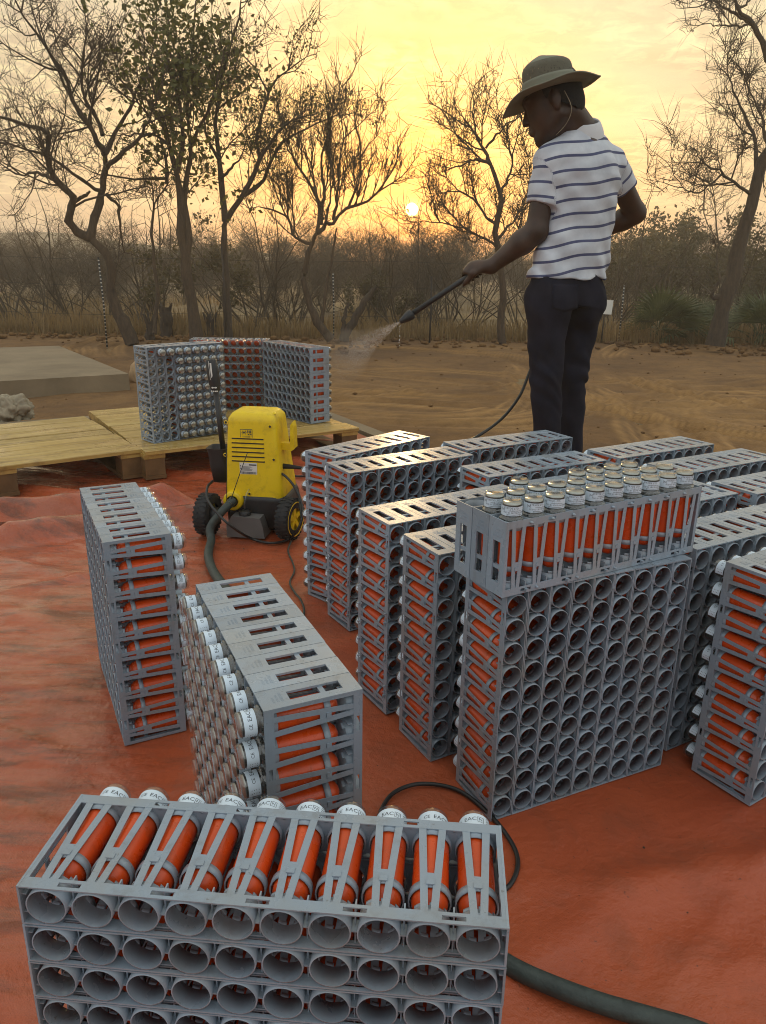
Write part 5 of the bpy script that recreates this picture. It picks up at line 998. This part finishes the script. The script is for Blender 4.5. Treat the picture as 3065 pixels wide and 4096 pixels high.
# forked tree with small leaves
t = Tree(13); Y = 10.8
for L, r0, r1, dy, gd in (([(945, 1410), (938, 1300), (935, 1180), (925, 1000), (932, 915)], .085, .06, 0, 0), ([(932, 915), (920, 820), (912, 680), (892, 540), (908, 400), (935, 250), (990, 60), (1000, -20)], .055, .012, 0.2, 1), ([(935, 915), (1000, 812), (1040, 742), (1075, 660), (1140, 560), (1205, 500), (1300, 478)], .05, .012, -0.3, 1),
                      ([(1000, 812), (1080, 760), (1132, 640), (1192, 572), (1290, 520), (1400, 470)], .04, .01, 0.5, 1), ([(905, 660), (860, 580), (840, 470), (800, 380)], .03, .01, 0.4, 1), ([(1075, 660), (1060, 560), (1100, 420), (1140, 330), (1220, 270), (1300, 220)], .03, .008, 0.2, 1), ([(915, 740), (960, 690), (1000, 640), (1020, 560)], .025, .008, -.3, 1)):
    p = t.limb(P3(L), Y, r0, r1, dy)
    if gd: t.grow(p[2:], np.linspace(r0, r1, 14)[2:], 3, 6.6, 0.95, tips=1.0)
tp = np.array(t.tips); k = (tp[:, 0] > at(960, 500, Y)[0]) & (tp[:, 2] > 1.9); rr = np.random.default_rng(5); tq = tp[k][rr.random(k.sum()) < 0.22]; lv = leaves(tq, 0.04, 6, 0.03, 2); finish(t, 'forked_tree', 'forked tree with sparse small leaves, right of the leafy tree', 'tree', 'bark_d', (lv[0], lv[1], 'leaf'))
# fan-shaped bare tree left of the sun
t = Tree(14); Y = 10.6
for L, r0, r1, dy, gd in (([(1370, 1405), (1315, 1330), (1280, 1250), (1262, 1180), (1265, 1100), (1290, 1010), (1312, 960)], .075, .045, 0, 0), ([(1312, 960), (1320, 850), (1270, 740), (1210, 650), (1180, 560)], .035, .008, 0.3, 1), ([(1312, 965), (1350, 920), (1372, 930), (1420, 872), (1500, 842), (1562, 800), (1600, 740), (1640, 620)], .04, .008, -0.2, 1), ([(1330, 930), (1340, 800), (1330, 660), (1370, 500), (1420, 360)], .03, .007, 0.4, 1), ([(1380, 910), (1400, 780), (1410, 640), (1450, 480)], .028, .007, -0.4, 1),
                      ([(1290, 1010), (1220, 980), (1190, 900), (1100, 860), (1030, 860)], .028, .008, 0.5, 1), ([(1440, 865), (1480, 760), (1500, 640), (1560, 560)], .022, .006, 0.2, 1), ([(1320, 850), (1290, 700), (1240, 560)], .02, .006, 0.1, 1), ([(1350, 920), (1370, 800), (1380, 700), (1300, 560)], .02, .006, 0.5, 1), ([(1330, 1340), (1350, 1180), (1380, 1040), (1390, 940)], .035, .02, 0.3, 0)):
    p = t.limb(P3(L), Y, r0, r1, dy)
    if gd: t.grow(p, np.linspace(r0, r1, 14), 3, 7.8, 0.95, up=0.7, spread=0.6, wig=0.14)
finish(t, 'fan_tree', 'bare fan-shaped tree left of the setting sun', 'tree', 'bark')
t = Tree(15); p = t.limb(P3([(1425, 1410), (1450, 1350), (1490, 1280), (1530, 1215), (1552, 1185)]), 10.5, .085, .05, 0); p = t.limb(P3([(1415, 1405), (1425, 1320), (1440, 1260)]), 10.5, .05, .03, 0); finish(t, 'broken_stump', 'leaning broken trunk right of the fan-shaped tree', 'stump', 'bark_d')
# bare tree behind the nozzle, right of the sun
t = Tree(16); Y = 10.9
for L, r0, r1, dy, gd in (([(605, 1365), (600, 1250), (612, 1150), (590, 1000), (582, 900), (605, 785), (580, 720), (556, 650)], .07, .045, 0, 0), ([(556, 650), (540, 600), (502, 540), (490, 450), (494, 345)], .035, .007, 0.2, 1), ([(560, 655), (500, 632), (430, 660), (340, 690)], .03, .006, -0.3, 1), ([(600, 770), (640, 680), (640, 600), (620, 470)], .025, .006, 0.3, 1), ([(540, 590), (600, 520), (660, 470), (690, 440)], .02, .006, -0.2, 1), ([(520, 560), (450, 470), (410, 410)], .02, .006, 0.3, 1), ([(585, 900), (540, 860), (480, 780), (400, 760), (330, 780)], .028, .006, 0.4, 1), ([(585, 950), (650, 880), (700, 780), (720, 640)], .025, .006, 0, 1), ([(590, 990), (500, 930), (420, 900), (300, 880), (220, 890)], .022, .005, -0.4, 1), ([(600, 1010), (680, 960), (720, 860), (760, 740)], .02, .005, 0.5, 1)):
    p = t.limb(P4(L), Y, r0, r1, dy)
    if gd: t.grow(p, np.linspace(r0, r1, 14), 3, 8.0, 0.9, up=0.55, spread=0.8)
finish(t, 'bare_tree', 'bare many-twigged tree between the sun and the man', 'tree', 'bark')
# tall leaning tree at the right edge
t = Tree(17); Y = 10.3
for L, r0, r1, dy, gd in (([(1450, 1375), (1470, 1280), (1495, 1180), (1530, 1080), (1560, 940), (1600, 800), (1628, 660), (1680, 560), (1720, 440), (1740, 320)], .15, .09, 0, 0), ([(1605, 780), (1545, 735), (1480, 690), (1400, 640), (1370, 590)], .03, .007, -0.2, 1), ([(1620, 700), (1610, 560), (1560, 440), (1520, 340), (1500, 260)], .035, .008, 0.3, 1), ([(1660, 600), (1640, 480), (1600, 380), (1535, 220)], .03, .007, 0.1, 1),
                      ([(1740, 330), (1690, 260), (1655, 230), (1630, 150), (1590, 90), (1545, 40), (1520, -20)], .06, .03, -0.3, 0), ([(1590, 90), (1510, 45), (1430, -5)], .03, .012, -0.1, 1), ([(1600, 100), (1500, 105), (1420, 95)], .018, .006, -0.1, 1), ([(1545, 42), (1590, 0), (1640, -30)], .02, .006, 0.2, 1), ([(1480, 690), (1400, 760), (1330, 750), (1260, 640)], .018, .005, -0.3, 1), ([(1660, 610), (1640, 660), (1650, 780)], .02, .006, .2, 1), ([(1500, 1170), (1440, 1180), (1465, 1120)], .05, .03, 0, 0)):
    p = t.limb(P4(L), Y, r0, r1, dy)
    if gd: t.grow(p, np.linspace(r0, r1, 14), 3, 7.4, 0.85, up=0.4, spread=0.9)
finish(t, 'leaning_tree', 'tall dark tree leaning out of the right edge', 'tree', 'bark_d')
t = Tree(18)
for L, r0, r1 in (([(1470, 1130), (1460, 1000), (1455, 860), (1440, 740), (1400, 620)], .02, .006), ([(1455, 860), (1500, 800), (1560, 760)], .01, .004), ([(1448, 780), (1380, 700), (1340, 690)], .01, .004)):
    p = t.limb(P4(L), 12.5, r0, r1, 0.2); t.grow(p, np.linspace(r0, r1, 14), 2, 5.0, 0.5)
p = t.limb(P4([(1470, 1370), (1474, 1250), (1470, 1130)]), 12.5, .03, .02); finish(t, 'sapling', 'thin bare sapling just left of the leaning tree', 'tree', 'twig')
# stumps between the trunks
for i, (px, py, hh, rr, lb) in enumerate(((690, 1395, 0.42, 0.09, 'rugged grey stump left of the leafy tree trunk'), (870, 1395, 0.26, 0.085, 'short broken stump right of the leafy tree trunk'), (625, 1405, 0.25, 0.06, 'small stump farthest left of the trunks'))):
    p = on(px * k3, py * k3, GZ); z = np.linspace(-0.03, hh, 12); rg2 = np.random.default_rng(i); t = Tree(40 + i); q = np.stack([p[0] + 0.02 * rg2.standard_normal(12).cumsum() * 0.4, p[1] + 0 * z, p[2] + z], 1); t.limbs.append((q, rr * (1.15 - 0.35 * z / hh + 0.12 * rg2.standard_normal(12)))); 
    for a in range(4): an = rg2.random() * 6.3; q2 = np.stack([q[-3] + np.array([math.cos(an) * rr * 0.5, math.sin(an) * rr * 0.5, 0]) + np.array([math.cos(an) * 0.02, math.sin(an) * 0.02, 0.05]) * s for s in range(4)]); t.limbs.append((q2, np.linspace(rr * 0.4, 0.01, 4)))
    finish(t, 'tree_stump', lb, 'stump', 'bark_d', group='stumps between the trunks')
# ---- bush behind the fence: bare shrubs and leafy bushes
def shrub(seed, h, n=9, lev=2, dens=2.6, tips=0.0, lean=0.5):
    t = Tree(seed); r = t.r; t.mul = 1.55; t.rat = 0.52; t.ls = 4; t.rmin = 0.0036
    for i in range(n):
        a = r.random() * 6.283; d = nrm(np.array([math.cos(a) * lean, math.sin(a) * lean, 1.0 + r.random()])); q = [np.array([math.cos(a), math.sin(a), 0]) * 0.06]
        L = h * (0.55 + 0.5 * r.random())
        for j in range(9): d = nrm(d + r.normal(0, 0.13, 3)); q.append(q[-1] + d * L / 9)
        q = np.array(q); rad = np.linspace(0.007 + 0.007 * h * r.random(), 0.004, 10); t.limbs.append((q, rad)); t.grow(q[2:], rad[2:], lev, dens, 0.36 * h, tips=tips, spread=0.8)
    return t
rb = np.random.default_rng(77)
PROTO = []
for i in range(6):
    t = shrub(200 + i, 2.2, 9, 2, 2.4, 0.0, 0.8); W1, W2 = t.meshes(); v = np.concatenate([W1[0], W2[0]]); f = np.concatenate([W1[1], W2[1] + len(W1[0])]); PROTO.append((v, f))
# shrubs one can tell apart, right behind the fence line
spots = [(60, 12.6, 1.15), (170, 12.2, 0.9), (300, 13.4, 1.1), (560, 12.4, 0.95), (640, 13.6, 1.2), (1010, 12.2, 1.1), (1110, 13.0, 1.25), (1180, 12.4, 0.85), (1480, 12.8, 0.85), (1590, 12.3, 0.9), (1690, 13.0, 1.0), (1790, 12.2, 0.95), (1880, 12.9, 1.05), (2080, 12.5, 1.0), (2150, 13.3, 1.1), (2440, 13.0, 1.0), (2560, 13.6, 1.1), (2760, 12.8, 0.9), (2960, 13.5, 1.2)]
for i, (px, Y, s) in enumerate(spots):
    pv_ = PROTO[i % 6]; e = link('bare_shrub', bpy.data.meshes.get('shrub%d' % (i % 6)) or np_mesh('shrub%d' % (i % 6), pv_[0], pv_[1], True), None, MT['twig']); x = at(px, 1300, Y)[0]; e.location = (x, Y, GZ); e.rotation_euler = (0, 0, rb.random() * 6.28); e.scale = (s * 1.0, s * 1.0, s)
    tag(e, 'bare brown shrub just behind the fence, ' + (ORD[i] + ' from left' if i < 10 else ORD[len(spots) - 1 - i] + ' from right'), 'shrub', 'bare shrubs behind the fence')
def mass(name, label, n, y0, y1, xw, smin, smax, seed, mat, protos):
    r = np.random.default_rng(seed); V, F = [], []; b = 0
    for i in range(n):
        Y = y0 + (y1 - y0) * r.random(); X = (r.random() - 0.5) * 2 * xw * (Y / y0); s = smin + (smax - smin) * r.random(); a = r.random() * 6.283; c, q = math.cos(a), math.sin(a); v, f = protos[i % len(protos)]
        w = v * s; V.append(np.stack([w[:, 0] * c - w[:, 1] * q + X, w[:, 0] * q + w[:, 1] * c + Y, w[:, 2] + GZ], 1)); F.append(f + b); b += len(v)
    o = link(name, np_mesh(name, np.concatenate(V), np.concatenate(F)), None, mat); return tag(o, label, 'thicket', kind='stuff')
def slivers(tips, n, ln, wd, seed):
    """fine end twigs as single thin blades, standing off the branch tips"""
    r = np.random.default_rng(seed); P = np.asarray(tips)[r.integers(0, len(tips), n)] + r.normal(0, 0.10, (n, 3)); d = r.normal(0, 1, (n, 3)); d[:, 2] = np.abs(d[:, 2]) * 0.8 + 0.25; d /= np.linalg.norm(d, axis=1, keepdims=True)
    w = np.cross(d, r.normal(0, 1, (n, 3))); w /= np.linalg.norm(w, axis=1, keepdims=True); L = (ln * (0.5 + r.random(n)))[:, None]; P[:, 2] = np.maximum(P[:, 2], 0.05)
    return np.stack([P - w * wd, P + w * wd, P + d * L], 1).reshape(-1, 3), np.arange(3 * n).reshape(n, 3)
def tri(f): return np.concatenate([f[:, [0, 1, 2]], f[:, [0, 2, 3]]])
def bushy(seed, h, n, lev, dens, lean, ns_, ln, wd):
    t = shrub(seed, h, n, lev, dens, 1.0, lean); W1, W2 = t.meshes(); pts = np.concatenate([np.array(t.tips)] + [p[3:] for p, _ in t.limbs]); sv, sf = slivers(pts, ns_, ln, wd, seed)
    return np.concatenate([W1[0], W2[0], sv]), np.concatenate([tri(W1[1]), tri(W2[1]) + len(W1[0]), sf + len(W1[0]) + len(W2[0])])
LITE = [bushy(300 + i, 2.6, 8, 2, 1.5, 0.95, 1300, 0.34, 0.0042) for i in range(4)]
mass('thicket', 'dense bare brown thicket filling the bush beyond the fence', 88, 13.4, 25, 9.5, 0.50, 0.85, 5, MT['twig'], LITE)
XL = [bushy(320 + i, 3.0, 6, 0, 2.2, 0.95, 1500, 0.55, 0.010) for i in range(3)]
mass('far_wood', 'far grey-brown wood along the horizon', 150, 21, 62, 14, 0.55, 0.95, 6, MT['twig'], XL)
def leafy(seed, h, leafn, size):
    t = shrub(seed, h, 7, 1, 2.6, 1.0, 0.7); tp = np.array(t.tips); r = np.random.default_rng(seed); tp = tp[r.integers(0, len(tp), leafn)]; W1, W2 = t.meshes(); return W1, W2, leaves(tp, size, seed, 0.10 * h / 2, 1)
LB = [leafy(400 + i, 2.2, 2600, 0.085) for i in range(4)]
bl = [(2480, 16.0, 0.85), (2620, 17.2, 0.95), (2560, 20.0, 1.1), (2750, 19.0, 1.0), (2880, 16.8, 0.85), (3000, 18.0, 0.95), (2400, 21.0, 1.05), (3060, 15.0, 0.75), (880, 12.6, 0.7), (1440, 13.1, 0.5), (2250, 19.4, 0.8)]
for i, (px, Y, s) in enumerate(bl):
    W1, W2, lf = LB[i % 4]; e = empty('leafy_bush', (at(px, 1300, Y)[0], Y, GZ), rb.random() * 6.28); e.scale = (s, s, s)
    side = 'right of the man' if px > 2300 else ('behind the forked tree' if px < 1050 and px > 650 else 'in the bush beyond the fence')
    tag(e, 'grey-green leafy bush %s, %s nearest there' % (side, ORD[sorted([q[1] for q in bl if ((q[0] > 2300) == (px > 2300)) and ((650 < q[0] < 1050) == (650 < px < 1050))]).index(Y) % 10]), 'bush', 'leafy bushes')
    mm = bpy.data.meshes.get('stems%d' % (i % 4)) or np_mesh('stems%d' % (i % 4), np.concatenate([W1[0], W2[0]]), np.concatenate([W1[1], W2[1] + len(W1[0])]), True); link('stems', mm, e, MT['twig'])
    mm = bpy.data.meshes.get('foliage%d' % (i % 4)) or np_mesh('foliage%d' % (i % 4), lf[0], lf[1]); link('foliage', mm, e, MT['bushleaf'])['kind'] = 'stuff'
# wild palms at the right
fr = MB()
fr.tube(spline([(0, 0, 0), (0.20, 0, 0.05), (0.42, 0, 0.03)], 7), np.linspace(0.008, 0.005, 7), 5)
for i in range(17):
    a = R(-78 + 156 * i / 16); L = 0.52 * (0.75 + 0.25 * math.cos(a)); d = np.array([math.cos(a), math.sin(a), 0]); n_ = np.array([-d[1], d[0], 0]); p0_ = np.array([0.42, 0, 0.03])
    v = [p0_, p0_ + d * L * 0.5 + n_ * 0.016 + (0, 0, 0.02), p0_ + d * L + (0, 0, -0.06 - 0.05 * abs(a)), p0_ + d * L * 0.5 - n_ * 0.016 + (0, 0, 0.02)]; fr.add(v, [(0, 1, 2, 3)])
FR = fr.mesh('frond'); FR.materials.append(MT['palm'])
for i, (px, Y, s, lb) in enumerate(((2640, 11.6, 1.0, 'wild palm clump between the white board and the leaning tree'), (3040, 11.3, 1.15, 'wild palm clump cut by the right edge behind the leaning tree'), (2800, 12.4, 0.7, 'small wild palm behind the foot of the leaning tree'))):
    e = empty('palm_clump', (at(px, 1340, Y)[0], Y, GZ)); tag(e, lb, 'palm', 'wild palms')
    for k in range(24):
        o = link('frond', FR, e); el = R(rb.uniform(8, 82)); q = s * rb.uniform(0.75, 1.1); o.rotation_euler = (rb.uniform(-0.5, 0.5), -el, rb.random() * 6.283); o.scale = (q, q, q); o.location = (rb.normal(0, 0.05), rb.normal(0, 0.05), 0.02)
# fence posts and the white board
def post(px, pyb, pyt, r, label, striped):
    p = on(px, pyb, GZ); Y = p[1]; h = at(px, pyt, Y)[2] - GZ; b = MB(); b.tube([(0, 0, -0.05), (0.01, 0, h * 0.5), (0.0, 0, h)], r, 8); o = b.build('fence_post', None, None); o.location = (p[0], Y, GZ)
    o.data.materials.append(MT['dropper' if striped else 'iron']); tag(o, label, 'fence post', 'fence posts')
m = Mat('striped_dropper', rough=0.6); sz_ = m.n('ShaderNodeSeparateXYZ'); m.t.links.new(m.coord(), sz_.inputs[0]); m.color(m.mix(m.math('LESS_THAN', m.math('FRACT', m.math('MULTIPLY', sz_.outputs[2], 22.0)), 0.30), lin(28, 28, 28), lin(190, 184, 172))); MT['dropper'] = m.m
MT['iron'] = plain('dark_iron', lin(52, 44, 38), 0.7)
for a in ((428, 1378, 1030, 0.011, 'black and white striped fence post beside the crooked tree', 1), (1334, 1358, 1092, 0.010, 'black and white striped fence post in front of the fan-shaped tree', 1), (906, 1365, 990, 0.013, 'thin dark fence post beside the forked tree', 0), (1718, 1372, 1104, 0.013, 'dark iron fence post crossing the spray lance', 0), (1992, 1352, 1245, 0.010, 'striped fence post left of the man', 1), (2472, 1372, 1140, 0.011, 'striped fence post right of the man', 1)): post(*a)
p = at(2422, 1228, 11.2); b = MB(); b.box((-0.105, -0.006, -0.10), (0.105, 0.006, 0.10)); o = b.build('board', MT['white'], None); e = empty('white_board', (p[0], p[1], GZ)); tag(e, 'small blank white board on the fence right of the man', 'sign'); o.parent = e; o.location = (0, 0, p[2] - GZ); o.rotation_euler = (0, R(3), R(6))
b = MB(); b.tube([(0, 0.02, -0.05), (0, 0.02, p[2] - GZ + 0.12)], 0.012, 6); b.build('stake', MT['iron'], e)
for i, z in enumerate((0.35, 0.75, 1.1)):
    b = MB(); xs = np.linspace(-9, 10, 40); b.tube(np.stack([xs, 11.05 + 0 * xs, GZ + z - 0.03 * np.sin(xs * 1.1) ** 2], 1), 0.0022, 4); tag(b.build('fence_wire', MT['iron']), 'thin fence wire strung along the bush, ' + ('lowest', 'middle', 'topmost')[i] + ' strand', 'wire', 'fence wires')
# dry grass, one mass
n = 34000; r = np.random.default_rng(9); Y = 11.2 + 10 * r.random(n) ** 1.6; X = (r.random(n) - 0.45) * 1.5 * Y; k = vnoise(X * 0.5, Y * 0.5, 3) > -0.12; X, Y = X[k], Y[k]; n = len(X); h = 0.10 + 0.30 * r.random(n); a = r.random(n) * 6.28; l = 0.5 * h * r.random(n); w = 0.004 + 0.006 * r.random(n)
B0 = np.stack([X, Y, 0 * X + GZ - 0.02], 1); dr_ = np.stack([np.cos(a), np.sin(a), 0 * a], 1); pr = np.stack([-np.sin(a), np.cos(a), 0 * a], 1) * w[:, None]; M1 = B0 + dr_ * (l * 0.35)[:, None] + np.array([0, 0, 1.0]) * (h * 0.6)[:, None]; T1 = B0 + dr_ * l[:, None] + np.array([0, 0, 1.0]) * h[:, None]
v = np.stack([B0 - pr, B0 + pr, M1 + pr * 0.7, M1 - pr * 0.7, T1], 1).reshape(-1, 3); i5 = np.arange(n) * 5; f = np.concatenate([np.stack([i5, i5 + 1, i5 + 2, i5 + 3], 1), np.stack([i5 + 3, i5 + 2, i5 + 4, i5 + 4], 1)]); f3 = np.concatenate([f[:n][:, [0, 1, 2]], f[:n][:, [0, 2, 3]], f[n:][:, [0, 1, 2]]])
tag(link('dry_grass', np_mesh('dry_grass', v, f3), None, MT['grass']), 'dry straw-coloured grass under the bush', 'grass', kind='stuff')
# far hills
xs = np.linspace(-115, 115, 160); rows = []
for k, (Y, s) in enumerate(((78, 0), (86, .55), (98, 1), (108, .6))):
    hh = 5.6 * np.exp(-((xs + 48) / 23) ** 2) + 2.8 * np.exp(-((xs + 14) / 17) ** 2) + 1.8 * np.exp(-((xs - 45) / 34) ** 2) + 0.9 * fbm(xs / 8, xs * 0 + k * 0.3, 4, 5); rows.append(np.stack([xs, 0 * xs + Y, np.maximum(hh, 2) * s - 1.0], 1))
v = np.concatenate(rows); i = np.arange(len(v)).reshape(4, -1); link('hills', np_mesh('hills', v, np.stack([i[:-1, :-1], i[:-1, 1:], i[1:, 1:], i[1:, :-1]], -1).reshape(-1, 4), True), None, MT['hill'])['kind'] = 'structure'
# ---- the warm dusty air: one even volume round the place
hb = MB(); hb.box((-130, -70, -1.6), (130, 122, 10.5)); hm = bpy.data.materials.new('dusty_air'); hm.use_nodes = True; ht = hm.node_tree; ht.nodes.clear()
ho = ht.nodes.new('ShaderNodeOutputMaterial'); hv = ht.nodes.new('ShaderNodeVolumePrincipled'); ht.links.new(hv.outputs[0], ho.inputs['Volume'])
hv.inputs['Color'].default_value = (0.84, 0.79, 0.71, 1); hv.inputs['Density'].default_value = 0.0050; hv.inputs['Anisotropy'].default_value = 0.35
hz_o = hb.build('haze', hm); hz_o['kind'] = 'stuff'; hz_o['label'] = 'warm dusty evening haze filling the air'; hz_o['category'] = 'haze'
# tarpaulin mesh (after everything that stands on it is known)
i = np.arange(PX.size).reshape(PX.shape)
link('tarpaulin', np_mesh('tarpaulin', np.stack([PX + edge_w, PY + edge_w, H - 0.004], -1).reshape(-1, 3), np.stack([i[:-1, :-1], i[1:, :-1], i[1:, 1:], i[:-1, 1:]], -1).reshape(-1, 4), True), None, MT['tarp'])
tp = bpy.data.objects['tarpaulin']; tag(tp, 'wrinkled orange tarpaulin spread over the slab under the racks', 'tarpaulin')
# a shallow puddle caught in the folds of the sheet, left of the washer
pc = on(130, 2085, 0.0); th = np.linspace(0, 2 * math.pi, 64, endpoint=False); rr = 1 + 0.35 * fbm(np.cos(th) * 1.6 + 4, np.sin(th) * 1.6 + 4, 3, 6)
dU = np.array([0.93, 0.36]); dV = np.array([-0.36, 0.93]); ring_ = [tuple(pc[:2] + dU * 0.33 * r * math.cos(t) + dV * 0.085 * r * math.sin(t)) for r, t in zip(rr, th)]
b = MB(); b.add([(x, y, 0.0125) for x, y in ring_], [tuple(range(64))]); m = Mat('puddle_water', lin(70, 34, 20), 0.03, Specular_IOR_Level=0.6, Alpha=0.75)
o = b.build('puddle', m.m); o['kind'] = 'structure'
